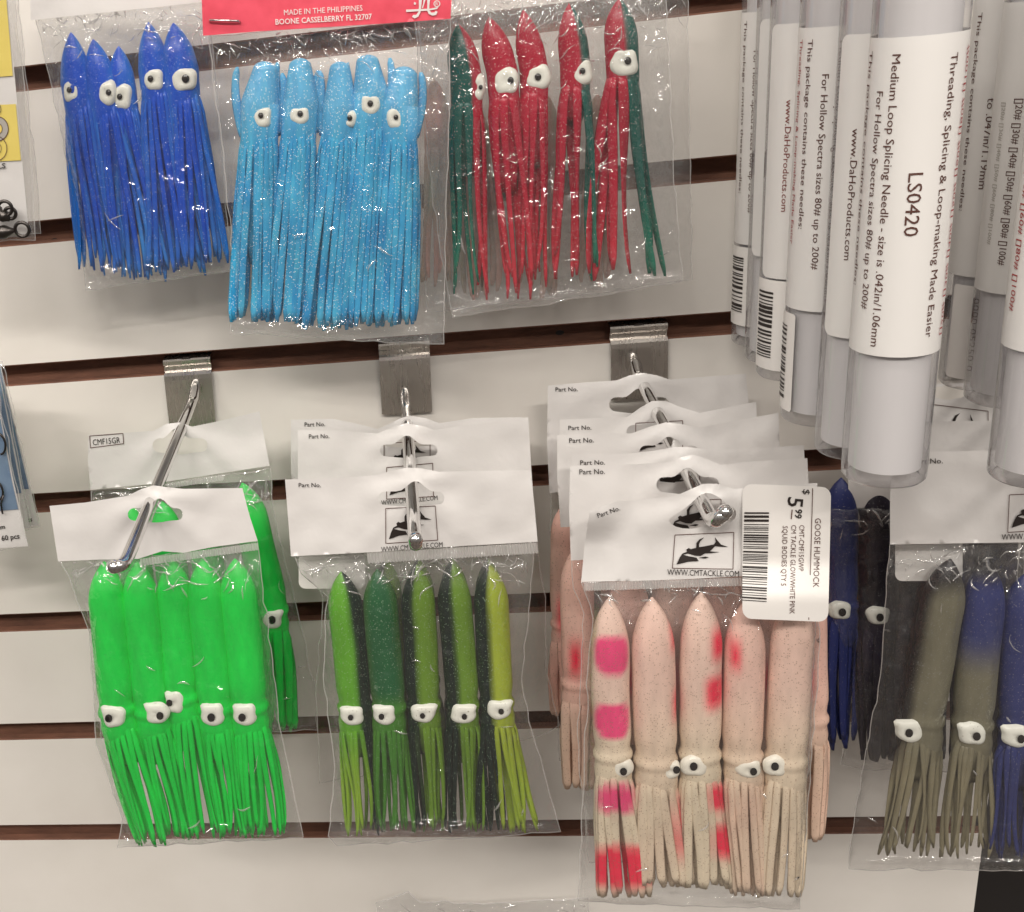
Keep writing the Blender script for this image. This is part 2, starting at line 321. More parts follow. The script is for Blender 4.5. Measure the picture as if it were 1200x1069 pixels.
# ---------------------------------------------------------------- peg hooks
def peg_hook(label, plate, base, tip, L, endtip, zslot, pw, lean=0, ball=True, hole=True):
    """plate: left-top pixel of its upper lip, width in mm pw"""
    A = P(*base, 3); T = P(*tip, L)
    t = thing('peg_hook', label, 'hook', (A.x, 0, A.z), 'chrome peg hooks in the slatwall')
    x0 = P(*plate, 1).x; x1 = x0+pw; zs = -PITCH*zslot
    zl = zs-GAP                                   # top of the lower lip
    # bent plate: lip in the groove, shoulder over the lower slat, face downwards
    prof = [(9.5, zl+9), (2.0, zl+8.2), (.2, zl+8), (-.9, zl+7.2), (-.6, zl+5.2), (.8, zl+4), (1.4, zl+1.6), (-.4, zl+.9), (-1.9, zl-.6), (-2.1, zl-3), (-2.1, zl-30)]
    vs, fs = [], []; nn = len(prof)
    for x in (x0, x1):
        for s in (0, 1):
            for y, z in prof: vs.append(Vector((x+lean*(zl-z), y-(1.3 if s else 0), z)))
    for i in range(nn-1):
        fs += [(nn+i, nn+i+1, 3*nn+i+1, 3*nn+i), (i+1, i, 2*nn+i, 2*nn+i+1), (i, i+1, nn+i+1, nn+i), (2*nn+i+1, 2*nn+i, 3*nn+i, 3*nn+i+1)]
    fs += [(nn-1, 3*nn-1-nn+0, 4*nn-1, 2*nn-1)] if False else [(nn-1, 3*nn-1, 4*nn-1, 2*nn-1)]
    o = mk('back_plate', vs, fs, M['steel'], t, smooth=False)
    if hole:
        xc = (x0+x1)/2; c = Vector((xc, -1.25, zl+7.6)); v = [c+Vector((math.cos(q)*2.6, -.15, math.sin(q)*1.4)) for q in [2*math.pi*k/14 for k in range(14)]]
        mk('screw_hole', v, [tuple(range(14))], M['ink'], t, smooth=False)
    up = (T-A).normalized(); S = A+Vector((0, 0, 0)); r = 2.9
    path = [S+Vector((0, 2, 5)), S+Vector((0, -1.5, 4.2)), S+Vector((0, -6, 2.2)), S+up*11, S+up*16]
    n = 16
    path += [S.lerp(T, lerp(.12, 1, k/n))-Vector((0, 0, .0)) for k in range(1, n)]
    E = P(*endtip, L+3); B0, B1 = T-up*5, T+(E-T)*.45; path = [p for p in path if (p-T).length > 6]
    path += [B0*(1-q)**2+T*(2*q*(1-q))+B1*q*q for q in [k/8 for k in range(9)]]+[E]
    rad = [2.2, 2.4]+[r]*(len(path)-2)
    v, f = sweep(path, rad, 20); mk('wire', v, f, M['chrome'], t)
    if ball:
        vs, fs = [], []; ax = (E-T).normalized(); a = Vector((1, 0, 0)); a = (a-ax*a.dot(ax)).normalized(); c = ax.cross(a)
        for i in range(9):
            ph = math.pi/2*i/8
            for k in range(20):
                q = 2*math.pi*k/20; vs.append(E+ax*(3.1*math.sin(ph))+(a*math.cos(q)+c*math.sin(q))*(3.1*math.cos(ph)+.001))
        for i in range(8):
            for k in range(20): fs.append((i*20+k, i*20+(k+1) % 20, (i+1)*20+(k+1) % 20, (i+1)*20+k))
        mk('end_cap', vs, fs, M['chrome'], t)
    return t, A, T
peg_hook('chrome peg hook through the hang holes of the bright green lure bags', (190, 418), (231, 458), (146, 662), 165, (134, 664), 2, 25.5, -.03)
peg_hook('chrome peg hook holding the dark green and yellow lure bags', (443, 402), (475, 468), (487, 640), 148, (487, 632), 2, 26, -.02)
peg_hook('chrome peg hook carrying the thick stack of pink and white lure bags', (715, 378), (742, 428), (836, 614), 150, (850, 600), 2, 27.5, .0)
peg_hook('chrome peg hook half hidden behind the white tubes, holding the grey and blue lure bags', (1116, 348), (1140, 412), (1290, 594), 150, (1310, 580), 2, 26, .0)

# ---------------------------------------------------------------- squid lures
def eye_part(parent, ex, ey, w, h, d, pdx, pdy, hood, material, psize=.2, tilt=0):
    O = P(ex, ey, d); X = (P(ex+1, ey, d)-O); Z = (P(ex, ey-1, d)-O)
    nr, na = 9, 32; vs, fs = [], []
    for i in range(nr+1):
        r = i/nr
        hgt = (2.6*math.sqrt(max(0, 1-r**2.6))-.8*math.exp(-((r)/.35)**2))-.6
        for k in range(na):
            q = 2*math.pi*k/na; c, s = math.cos(q), math.sin(q)
            R = 1/(abs(c)**2.6+abs(s)**2.6)**(1/2.6)*(1+.04*math.sin(3*q+ex)+.03*math.sin(5*q+ey))
            if hood: R *= 1+.32*math.exp(-((q-(2.5 if hood < 0 else .64))/.28)**2)
            x, y = c*R*r*w/2, s*R*r*h/2; x, y = x*math.cos(tilt)-y*math.sin(tilt), x*math.sin(tilt)+y*math.cos(tilt)
            vs.append(O+X*x+Z*y+Vector((0, -hgt+.8, 0)))
    for i in range(nr):
        for k in range(na): fs.append((i*na+k, i*na+(k+1) % na, (i+1)*na+(k+1) % na, (i+1)*na+k))
    e = mk('eye', vs, fs, material, parent)
    vs, fs = [], []; pr = psize*min(w, h)
    for i in range(4):
        for k in range(16):
            q = 2*math.pi*k/16; r = pr*i/3
            vs.append(O+X*(pdx+math.cos(q)*r)+Z*(pdy+math.sin(q)*r*1.1)+Vector((0, -(1.95-.5*(i/3)**2)+.2*0, 0)))
    for i in range(3):
        for k in range(16): fs.append((i*16+k, i*16+(k+1) % 16, (i+1)*16+(k+1) % 16, (i+1)*16+k))
    mk('pupil', vs, fs, M['pupil'], e)

def squid(label, group, ds, tip, neck, hw, eye, ends, col, mkey, nt=13, flat=.78, sheath=1.0, tipk=.31, tipp=.82, top_hw=None, tw=1.4, hood=1, esz=None, eyemat=None, wob=1.0, psz=.2, name='squid_lure', taper=.6, collar=True, eoff=0, arms=()):
    """tip, neck, eye, ends in photo pixels on the vertical plane ds mm off the wall; hw = half width of the mantle in pixels"""
    seed = random.random()*100
    J = (lerp(neck[0], (ends[0]+ends[1])/2, .12), neck[1]+2*hw*.62)
    t = thing(name, label, 'fishing lure', P(*neck, ds), group)
    mm = (P(neck[0]+1, neck[1], ds)-P(*neck, ds)).length
    b = hw*mm*flat
    bot = (lerp(J[0], (ends[0]+ends[1])/2, .25), J[1]+2*hw*sheath)
    hwt = top_hw or hw
    def ctr(y):
        if y < neck[1]:
            u = (y-tip[1])/(neck[1]-tip[1]); return lerp(tip[0], neck[0], u)
        u = (y-neck[1])/(ends[2]-neck[1]); return lerp(neck[0], (ends[0]+ends[1])/2, u)
    rings = []
    n1 = 34
    for i in range(n1):
        u = (i/(n1-1)); u = u**1.35; k = min(u/tipk, 1)
        pr = max(.05, (1-(1-k)**2)**tipp)
        if u > .9 and collar: pr *= 1-.10*sm(.9, 1.0, u)
        rings.append((lerp(tip[0], neck[0], u), lerp(tip[1], neck[1], u), lerp(hwt, hw, u)*pr))
    if collar:
        for q, r in ((.12, .96), (.22, 1.03), (.36, 1.03), (.46, .95), (.6, .93), (.9, 1.0)):
            rings.append((lerp(neck[0], J[0], q), lerp(neck[1], J[1], q), hw*r))
    for i in range(1, 8):
        q = i/7; rings.append((lerp(J[0], bot[0], q), lerp(J[1], bot[1], q), hw*lerp(1.0, .80, q)*(1 if q < .6 else lerp(1, .55, (q-.6)/.4))))
    seg = 28; vs, fs, cs = [], [], []
    for i, (x, y, r) in enumerate(rings):
        x += 1.5*nz(y/60, seed)*min(1, r/hw)
        a = rings[max(0, i-1)]; c = rings[min(len(rings)-1, i+1)]; L = math.hypot(c[0]-a[0], c[1]-a[1]) or 1; nx, ny = (c[1]-a[1])/L, -(c[0]-a[0])/L
        O = P(x, y, ds); R = P(x+nx*r, y+ny*r, ds)-O; bb = b*r/hw*(1 if y < J[1] else lerp(1, .3, min(1, (y-J[1])/max(1, bot[1]-J[1]))))
        for k in range(seg):
            q = 2*math.pi*k/seg; cc, s = math.cos(q), math.sin(q)
            vs.append(O+R*cc+Vector((0, -bb*s, 0))); cs.append(col(x+nx*r*cc, y+ny*r*cc, cc if s > -.2 else cc))
    for i in range(len(rings)-1):
        for k in range(seg): fs.append((i*seg+k, i*seg+(k+1) % seg, (i+1)*seg+(k+1) % seg, (i+1)*seg+k))
    fs.append(tuple(range(seg-1, -1, -1))); fs.append(tuple((len(rings)-1)*seg+k for k in range(seg)))
    mk('mantle', vs, fs, M[mkey], t, cols=cs)
    for k in range(nt):
        q = 2*math.pi*(k+.5*random.random())/nt; cc, s = math.cos(q), math.sin(q)
        bx, by = J[0]+hw*.97*cc, J[1]+hw*.35*random.random()-4; bd = b*.95*s
        g = min(1, max(0, .5+.5*(cc*.85)+random.uniform(-.16, .16)*wob))
        exx = lerp(ends[0], ends[1], g); eyy = ends[2]*1-random.random()*((ends[2]-J[1])*.09*wob)
        bend = random.uniform(-9, 9)*wob; bend2 = random.uniform(-9, 9)*wob
        w0 = mm*(lerp(2*hw, max(2*hw, ends[1]-ends[0]), .5))*2.5/nt*tw; ns = 16; wst = mm*hw*math.pi*1.85/nt; at0 = (math.atan2(b*cc, hw*mm*s)+math.pi/2) % math.pi-math.pi/2; rows = []
        for i in range(ns+1):
            u = i/ns; iu = 1-u
            x = (bx-hw*.22*cc*(1-min(1, u/.13)))*iu**3+3*(bx+bend*.4+(exx-bx)*.2)*iu*iu*u+3*(lerp(bx, exx, .75)+bend2)*iu*u*u+exx*u**3
            y = lerp(by, eyy, u); dd = ds+lerp(bd*(1-.25*(1-min(1, u/.13))), bd*.35+s*1.2, sm(.1, .9, u))
            rows.append((x, y, dd, lerp(wst, w0*lerp(1, taper, u), sm(0, .45, u))*(1 if i else .8)*(1 if i < ns else .5)))
        vs, fs, cs = [], [], []; th = .62
        tw0 = random.uniform(-.25, .25); tw1 = random.uniform(-.7, .7)*wob
        for i, (x, y, dd, ww) in enumerate(rows):
            O = P(x, y, dd); a = lerp(at0, tw1, sm(.05, .6, i/ns))
            X = Vector((math.cos(a), math.sin(a), 0)); Y = Vector((math.sin(a), -math.cos(a), 0))
            for j in range(8):
                g = 2*math.pi*j/8; vs.append(O+X*(ww/2*math.cos(g))+Y*(th*(1-.35*i/ns)*math.sin(g))); cs.append(col(x, y, lerp(cc, cc, i/ns)))
        for i in range(ns):
            for j in range(8): fs.append((i*8+j, (i+1)*8+j, (i+1)*8+(j+1) % 8, i*8+(j+1) % 8))
        fs.append(tuple(range(8))); fs.append(tuple(ns*8+j for j in range(7, -1, -1)))
        mk('tentacle', vs, fs, M[mkey], t, cols=cs)
    for sd, dy in arms:                      # arms folded up beside the head
        x0, y0 = J[0]+sd*hw*.75, J[1]+10; vs, fs, cs = [], [], []; ns = 12
        for i in range(ns+1):
            u = i/ns; x = x0+sd*(hw*.5*math.sin(u*2.2)); y = lerp(y0, tip[1]+6+dy, u); ww = mm*hw*lerp(.62, .34, u)*(1 if i < ns else .45); O = P(x, y, ds-1.5)
            for j in range(8):
                g = 2*math.pi*j/8; vs.append(O+Vector((ww/2*math.cos(g), .9*math.sin(g), 0))); cs.append(col(x, y, 0))
        for i in range(ns):
            for j in range(8): fs.append((i*8+j, i*8+(j+1) % 8, (i+1)*8+(j+1) % 8, (i+1)*8+j))
        fs.append(tuple(range(7, -1, -1))); fs.append(tuple(ns*8+j for j in range(8)))
        mk('tentacle', vs, fs, M[mkey], t, cols=cs)
    if eye:
        ex, ey = eye[0], eye[1]; w, h = esz or (hw*1.35, hw*1.2)
        dx = (ex-ctr(ey))/hw; dd = ds+b*math.sqrt(max(.12, 1-min(1, abs(dx))**2))+eoff
        pd = eye[2] if len(eye) > 2 else (0, 0)
        eye_part(t, ex, ey, w, h, dd, pd[0], pd[1], hood, eyemat or M['eye'], psz, tilt=eye[3] if len(eye) > 3 else 0)
    return dict(t=t, ctr=ctr, hw=hw, b=b, tip=tip, neck=neck, ends=ends, J=J)
def relief(sq, x, y, valley=.35, pad=2.2):
    h = 0; bm = 1
    for s in sq:
        bm = max(bm, s['b'])
        if y < s['tip'][1]-8: continue
        if y > s['ends'][2]+6: continue
        if y < s['neck'][1]:
            hw = s['hw']*min(1, max(0.0, (y-s['tip'][1]+8)/(s['neck'][1]-s['tip'][1])/.25))**.6; b = s['b']*hw/s['hw'] if s['hw'] else 0
        else:
            u = (y-s['neck'][1])/(s['ends'][2]-s['neck'][1]); hw = lerp(s['hw'], (s['ends'][1]-s['ends'][0])/2+3, u); b = s['b']*lerp(1, .45, u)
        q = abs(x-s['ctr'](y))/(hw*1.15+.01)
        if q < 1: h = max(h, b*math.sqrt(1-q*q)+pad)
        h = max(h, valley*b*max(0, 1-max(0, q-1)/.8))
    return h
def seg_dist(p, pl):
    best = 1e9
    for i, a in enumerate(pl):
        c = pl[(i+1) % len(pl)]; dx, dy = c[0]-a[0], c[1]-a[1]; L = dx*dx+dy*dy or 1
        t = max(0, min(1, ((p[0]-a[0])*dx+(p[1]-a[1])*dy)/L)); best = min(best, (p[0]-a[0]-dx*t)**2+(p[1]-a[1]-dy*t)**2)
    return math.sqrt(best)
def ragged(pl, amp, seed, step=14):
    out = []
    for i, a in enumerate(pl):
        c = pl[(i+1) % len(pl)]; L = math.hypot(c[0]-a[0], c[1]-a[1]); n = max(1, int(L/step))
        for k in range(n):
            x, y = lerp(a[0], c[0], k/n), lerp(a[1], c[1], k/n); s = amp if k else amp*.3
            out.append((x+s*nz(x/17, y/17, seed), y+s*nz(x/17, y/17, seed+9)))
    return out
def pouch(bag, outline, d, sq, seed, top, crk_len=55, step=4.2, back=None, crk=1.0, base_crk=.18, mkey='film', amp=1.6, bottom=None, bmat='filmback'):
    pl = ragged(outline, 3.2, seed); v, f = tri2d(pl, (), step)
    yb = bottom or max(p[1] for p in outline)
    def ck(x, y):
        ty = top(x); return crk*max(base_crk, 1.5*(1-max(0, (y-ty))/crk_len)*(.75+.5*nz(x/30, y/20, seed)))+.35*crk*max(0, 1-(yb-y)/26)
    def F(x, y):
        e = sm(0, 9, seg_dist((x, y), pl)); c = min(1, ck(x, y))
        r = relief(sq, x, y) if sq else 1.5
        wr = amp*(.35+c)*((1-abs(nz(x/19, y/13, seed))*2.2)*.55+nz(x/9, y/11, seed+4)*.45)
        return P(x, y, d+e*(r+max(-1.0, wr)+.5))
    mk('pouch', [F(*p) for p in v], f, M[mkey], bag, crk=[ck(*p) for p in v])
    # sharp little folds pressed into the film, thickest under the header
    rnd = random.Random(int(seed*10)); rv, rf = [], []; xs0 = min(p[0] for p in pl); xs1 = max(p[0] for p in pl); ys0 = min(p[1] for p in pl); W = xs1-xs0
    nf = int(W*(.42 if sq else .10)*crk)
    for q in range(nf):
        x = rnd.uniform(xs0, xs1); y = top(x)+abs(rnd.gauss(0, crk_len*.34)) if q < nf*.90 else rnd.uniform(ys0, yb)
        a = rnd.uniform(0, 6.28); n = rnd.randint(3, 11); st_ = rnd.uniform(1.6, 3.2); path = []; wd = rnd.uniform(.22, .62); turn = rnd.uniform(-.1, .1)
        for k in range(n+1):
            if seg_dist((x, y), pl) < 3 or not (xs0 < x < xs1): break
            path.append((x, y)); turn += rnd.uniform(-.34, .34); turn *= .6; a += turn; x += st_*math.cos(a); y += st_*math.sin(a)
        ins = False
        if path:
            px, py = path[0]; j = len(pl)-1
            for i in range(len(pl)):
                if (pl[i][1] > py) != (pl[j][1] > py) and px < (pl[j][0]-pl[i][0])*(py-pl[i][1])/(pl[j][1]-pl[i][1])+pl[i][0]: ins = not ins
                j = i
        if len(path) < 3 or not ins: continue
        base = len(rv)
        for k, (x, y) in enumerate(path):
            a0, a1 = path[max(0, k-1)], path[min(len(path)-1, k+1)]; dx, dy = a1[0]-a0[0], a1[1]-a0[1]; L = math.hypot(dx, dy) or 1
            t_ = math.sin(math.pi*k/(len(path)-1)); h = wd*(.15+t_); O = F(x, y)
            rv += [O+(F(x-dy/L, y+dx/L)-O)*h*2.2+Vector((0, -.15, 0)), O+Vector((0, -.25-.9*h, 0)), O+(F(x+dy/L, y-dx/L)-O)*h*2.2+Vector((0, -.15, 0))]
        for k in range(len(path)-1):
            for m in (0, 1): rf.append((base+3*k+m, base+3*k+3+m, base+3*k+4+m, base+3*k+1+m))
    if rv:
        o = mk('film_creases', rv, rf, M['crease'], bag, crk=[.2]*len(rv)); o['kind'] = 'stuff'
    ws, wf = [], []; cxm = sum(p[0] for p in pl)/len(pl); cym = sum(p[1] for p in pl)/len(pl)
    for i, p in enumerate(pl):
        a, c = pl[i-1], pl[(i+1) % len(pl)]; L = math.hypot(c[0]-a[0], c[1]-a[1]) or 1; nx, ny = -(c[1]-a[1])/L, (c[0]-a[0])/L
        if nx*(cxm-p[0])+ny*(cym-p[1]) < 0: nx, ny = -nx, -ny
        ws += [P(p[0], p[1], d+.2), P(p[0]+nx*1.2, p[1]+ny*1.2, d+.5)]
    k = len(pl); wf = [(2*i, 2*((i+1) % k), 2*((i+1) % k)+1, 2*i+1) for i in range(k)]
    mk('edge_weld', ws, wf, M['weld'], bag, crk=[.3]*len(ws))
    if back is not False:
        bd = back if back is not None else (max([s['b'] for s in sq]+[0])+1.5 if sq else 1.5)
        v2, f2 = tri2d(pl, (), step*2.2)
        def G(x, y):
            e = sm(0, 9, seg_dist((x, y), pl)); return P(x, y, d-e*(bd+1.2*nz(x/40, y/40, seed+7))-.3)
        mk('pouch_back', [G(*p) for p in v2], f2, M[bmat], bag, crk=[.5*ck(*p) for p in v2])
def card(bag, outline, hole, d, seed, hook=None, material=None, amp=1.6, step=5, arch=6, name='header_card', curl=None):
    ytop = min(p[1] for p in outline)
    def off(x, y):
        o = amp*(nz(x/75, y/60, seed)+.35*nz(x/26, y/30, seed+3))
        if hook:
            g = math.exp(-((x-hook[0])/24)**2)
            o += arch*.55*g*sm(hook[1]-26, hook[1]+2, y)*(1-sm(hook[1]+6, hook[1]+30, y))
            # creases that fan out from the hook
            a = math.atan2(y-hook[1]+8, x-hook[0]); r = math.hypot(x-hook[0], y-hook[1]+8)
            o += .55*math.sin(a*7+seed)*math.exp(-abs(r-45)/40)
        if curl: o += curl(x, y)
        return o
    F = lambda x, y: P(x, y, d+off(x, y))
    v, f = tri2d(outline, [hole] if hole else [], step)
    o = mk(name, [F(*p) for p in v], f, material or M['card'], bag)
    return o, (lambda x, y: P(x, y, d+off(x, y)+.55))
def hang_hole(cx, cy, w, r, ax, ah, n=9):
    """hang hole with two round lobes and an arched top: lobes centred at cy, arch apex ah above"""
    pl = []
    for k in range(n): q = math.pi/2+math.pi*k/(n-1); pl.append((cx-w+r*math.cos(q), cy-r*math.sin(q)*-1))
    pl = [(cx-w, cy+r)]
    for k in range(1, 7): q = math.radians(90+30*k); pl.append((cx-w+r*math.cos(q), cy+r*math.sin(q)))
    for u in (-.6, -.35, -.12, .12, .35, .6): pl.append((ax+u*w, cy-ah*math.exp(-(u/.42)**2)-r*.75))
    for k in range(0, 6): q = math.radians(-90+30*k); pl.append((cx+w+r*math.cos(q), cy+r*math.sin(q)))
    pl.append((cx+w*.6, cy+r)); pl.append((cx+w*.25, cy+r*1.25)); pl.append((cx-w*.25, cy+r*1.25))
    return smooth_poly(pl, 1)
def seal(bag, a, c, w, d, n=70, name='seal_strip'):
    """the pressed ribs of the heat seal, from a to c, w pixels tall"""
    vs, fs = [], []
    for i in range(n+1):
        x, y = lerp(a[0], c[0], i/n), lerp(a[1], c[1], i/n); q = .5*(i % 2)
        vs += [P(x, y, d+q), P(x+1, y+w*(1 if i % 2 else .9), d+q)]
    for i in range(n): fs.append((2*i, 2*i+1, 2*i+3, 2*i+2))
    return mk(name, vs, fs, M['seal'], bag, smooth=False, crk=[.3]*len(vs))
FISH = [[(130, 577), (148, 525), (165, 492), (196, 478), (190, 462), (205, 450), (222, 458), (262, 448), (320, 438), (375, 428), (388, 410), (380, 372), (398, 398), (425, 430), (474, 448), (425, 446), (385, 440), (352, 478), (415, 484), (360, 492), (320, 492), (290, 512), (250, 508), (205, 492), (170, 500), (205, 512), (262, 524), (278, 550), (210, 555), (165, 568)],
        [(256, 450), (256, 412), (276, 386), (308, 372), (284, 398), (274, 420), (276, 448)], [(275, 526), (320, 516), (346, 522), (322, 532)]]
def logo(F, cardobj, quad, url, uh, box=True, n=1):
    q = quadmap(quad); polys = [[q((x-105)/405, (y-345)/262) for x, y in pl] for pl in FISH]
    flat_on(F, polys, M['ink'], cardobj, 'fish_emblem', step=3)
    if box:
        c = [q(0, 0), q(1, 0), q(1, 1), q(0, 1)]; ls = []
        for i in range(4):
            a, b2 = c[i], c[(i+1) % 4]
            for k in range(6): ls.append(line_poly((lerp(a[0], b2[0], k/6), lerp(a[1], b2[1], k/6)), (lerp(a[0], b2[0], (k+1)/6), lerp(a[1], b2[1], (k+1)/6)), .8))
        flat_on(F, ls, M['inkb'], cardobj, 'emblem_frame')
    if url: text_on(F, 'WWW.CMTACKLE.COM', url[0], url[1], uh, M['ink'], cardobj, 0)
def barcode(F, parent, quad, n=38, seed=3, horizontal=True, material=None):
    rnd = random.Random(seed); q = quadmap(quad); u = 0; polys = []; tot = 0; bars = []
    while len(bars) < n: wd = rnd.choice((1, 1, 1, 2, 2, 3)); gp = rnd.choice((1, 1, 2, 2, 3)); bars.append((tot, wd)); tot += wd+gp
    for s, wd in bars:
        a, c = s/tot, (s+wd)/tot
        polys.append([q(0, a), q(1, a), q(1, c), q(0, c)] if horizontal else [q(a, 0), q(c, 0), q(c, 1), q(a, 1)])
    flat_on(F, polys, material or M['ink'], parent, 'barcode')
PLACE = ['leftmost', 'second from the left', 'middle', 'fourth from the left', 'rightmost']

# ================================================================ bright green bags
GREEN = (.0, .80, .075); 
def gcol(x, y, c):
    k = nz(x/30, y/60)*.12; return (GREEN[0], GREEN[1]*(1+k), GREEN[2]*(1+k))
dG = 112
bag = thing('lure_bag', 'front clear bag of five bright green squid lures with a blank white header card', 'lure bag', P(180, 590, dG), 'bags of bright green squid lures')
sq = []
GS = [((122, 658), (137, 822), 23.5, (133, 841), (160, 200, 993), (100, 700)), ((160, 658), (178, 822), 23, (184, 837), (186, 228, 986), 0),
      ((202, 656), (213, 808), 22.5, (205, 824), (214, 262, 984), 0), ((237, 655), (253, 820), 23, (249, 839), (250, 296, 982), 0), ((275, 655), (291, 819), 23.5, (287, 839), (282, 333, 981), 0)]
for i, (tip, neck, hw, ey, ends, _) in enumerate(GS):
    sq.append(squid('bright green squid lure, %s of the five in the front green bag' % PLACE[i], 'bright green squid lures', dG-1-(1.5 if i == 2 else 0), tip, neck, hw*.97,
                    (ey[0], ey[1], ((-5, 1), (4, 0), (-6, 2), (-1, 0), (-3, 0))[i]), ends, gcol, 'green', nt=20, eoff=.7, hood=(-1, -1, -1, -1, -1)[i], esz=((27, 26), (28, 25), (22, 27), (27, 27), (27, 26))[i], psz=.17))
ol = [(68, 655), (160, 654), (248, 640), (302, 634), (309, 690), (318, 760), (330, 860), (343, 920), (356, 982), (250, 988), (137, 994), (143, 960), (112, 870), (104, 740), (80, 676)]
pouch(bag, ol, dG, sq, 3.1, lambda x: 655, bottom=990)
hole = hang_hole(182, 603, 25, 7.5, 187, 14)
c, F = card(bag, [(58, 593), (100, 589), (150, 581), (166, 573), (180, 569), (196, 571), (215, 573), (284, 572), (292, 603), (302, 634), (250, 641), (215, 648), (190, 646), (162, 655), (110, 656), (68, 658), (63, 625)], hole, dG+3, 1.7, hook=(184, 590))
seal(bag, (164, 655), (302, 636), 9, dG+4, 80)

dg = 42
bag = thing('lure_bag', 'clear bag of bright green squid lures behind the front green bag, card printed CMF15GR', 'lure bag', P(208, 500, dg), 'bags of bright green squid lures')
sq = []
for i, (tip, neck, hw, ey, ends) in enumerate([((150, 590), (168, 725), 19, None, (165, 205, 860)), ((190, 588), (208, 722), 19, None, (205, 245, 860)), ((232, 584), (252, 715), 19, None, (245, 285, 858)), ((284, 566), (318, 708), 20, (319, 727, (0, 2)), (310, 348, 858))]):
    sq.append(squid('bright green squid, %s in rear green bag' % ['leftmost', 'second from the left', 'third from the left', 'rightmost and the only one showing its eye,'][i], 'bright green squid lures', dg, tip, neck, hw, ey, ends, gcol, 'green', nt=10, esz=(22, 22), psz=.2))
pouch(bag, [(106, 575), (200, 568), (317, 548), (322, 600), (345, 700), (369, 800), (372, 856), (240, 862), (118, 866), (112, 700)], dg, sq, 5.3, lambda x: 575, bottom=860)
hole = hang_hole(211, 522, 24, 8.5, 206, 14)
c, F = card(bag, [(104, 510), (150, 507), (180, 505), (195, 497), (210, 495), (225, 500), (255, 494), (304, 482), (310, 515), (316, 546), (250, 556), (180, 567), (106, 574), (103, 540)], hole, dg+2.5, 4.1, hook=(208, 508))
text_on(F, 'CMF15GR', (109, 522), (141, 519), 7, M['ink'], c, 0)
flat_on(F, [line_poly((105, 511), (144, 508), .8), line_poly((144, 508), (145, 520), .8), line_poly((145, 520), (106, 525), .8), line_poly((106, 525), (105, 511), .8)], M['inkb'], c, 'emblem_frame')
seal(bag, (195, 566), (262, 556), 7, dg+3, 40)

# ================================================================ dark green / yellow bags
K = lin((8, 34, 28)); LG = lin((104, 178, 44)); OL = lin((110, 150, 44)); YG = lin((172, 190, 60)); DG = lin((26, 98, 56)); YT = lin((165, 195, 60)); MG = lin((60, 110, 52))
def two(a, b2, s, wd=.22, tail=None):
    def f(x, y, c):
        t = sm(s-wd, s+wd, c+.1*nz(y/50, x/50)); q = tuple(lerp(a[i], b2[i], t) for i in range(3))
        if tail:
            k = sm(840, 930, y)*(1 if tail[1] == 0 else (t if tail[1] > 0 else 1-t)); q = tuple(lerp(q[i], tail[0][i], k*.7) for i in range(3))
        return q
    return f
def dgreen(x, y, c):
    e = sm(.5, .95, abs(c)); q = tuple(lerp(DG[i], MG[i], e) for i in range(3)); k = sm(800, 830, y)*.55; return tuple(lerp(q[i], LG[i]*.8, k) for i in range(3))
cols5 = [two(LG, K, .3, .2, (YT, -1)), dgreen, two(K, OL, -.28, .2), two(K, OL, -.18, .2), two(K, YG, -.2, .16, (YT, 1))]
dM = 108
bag = thing('lure_bag', 'front clear bag of five dark green and yellow squid lures under a wide white header', 'lure bag', P(482, 580, dM), 'bags of dark green and yellow squid lures')
MS = [((400, 670), (416, 820), 20.5, (413, 840, (-2, 1)), (408, 448, 980)), ((442, 667), (455, 820), 21, (451, 839, (-4, 1)), (438, 486, 976)), ((488, 662), (496, 818), 20, (496, 837, (-1, 0)), (484, 524, 975)),
      ((530, 660), (541, 818), 20, (543, 838, (1, 0)), (522, 566, 976)), ((573, 661), (581, 816), 20.5, (585, 833, (2, 1)), (560, 630, 976))]
sq = []; D5 = ['with a light green left side', 'all dark green', 'half black half olive', 'half black half green', 'half black half yellow']
for i, (tip, neck, hw, ey, ends) in enumerate(MS):
    sq.append(squid('squid lure %s, %s in front green yellow bag' % (D5[i], PLACE[i]), 'dark green and yellow squid lures', dM-1, tip, neck, hw, ey, ends, cols5[i], 'twotone', nt=20, eoff=.3, hood=(-1, -1, 1, 1, 1)[i], esz=((27, 23), (26, 24), (29, 22), (29, 23), (28, 23))[i], psz=.14, tw=1.3))
pouch(bag, [(345, 652), (440, 645), (540, 640), (627, 636), (622, 700), (612, 800), (625, 860), (657, 975), (560, 982), (395, 992), (384, 980), (392, 900), (378, 790), (384, 700), (352, 672)], dM, sq, 8.1, lambda x: 648, crk=1.1, bottom=984)
hole = hang_hole(482, 584, 31, 8, 487, 15)
c, F = card(bag, [(334, 562), (400, 560), (440, 557), (462, 551), (478, 548), (494, 549), (515, 553), (560, 552), (622, 551), (627, 600), (630, 635), (540, 640), (440, 647), (341, 652), (337, 600)], hole, dM+3, 7.7, hook=(486, 568), amp=2.0)
text_on(F, 'Part No.', (350, 571), (376, 571), 5, M['ink'], c)
logo(F, c, ((452, 596), (510, 593), (513, 633), (452, 637)), ((447, 647), (519, 641)), 6)
seal(bag, (430, 648), (630, 636), 13, dM+4, 110)
v, f = tri2d(rrect(350, 648, 428, 690, 8)); FS = lambda x, y: P(x, y, dM-9); mk('price_sticker', [FS(*p) for p in v], f, M['sticker'], bag)

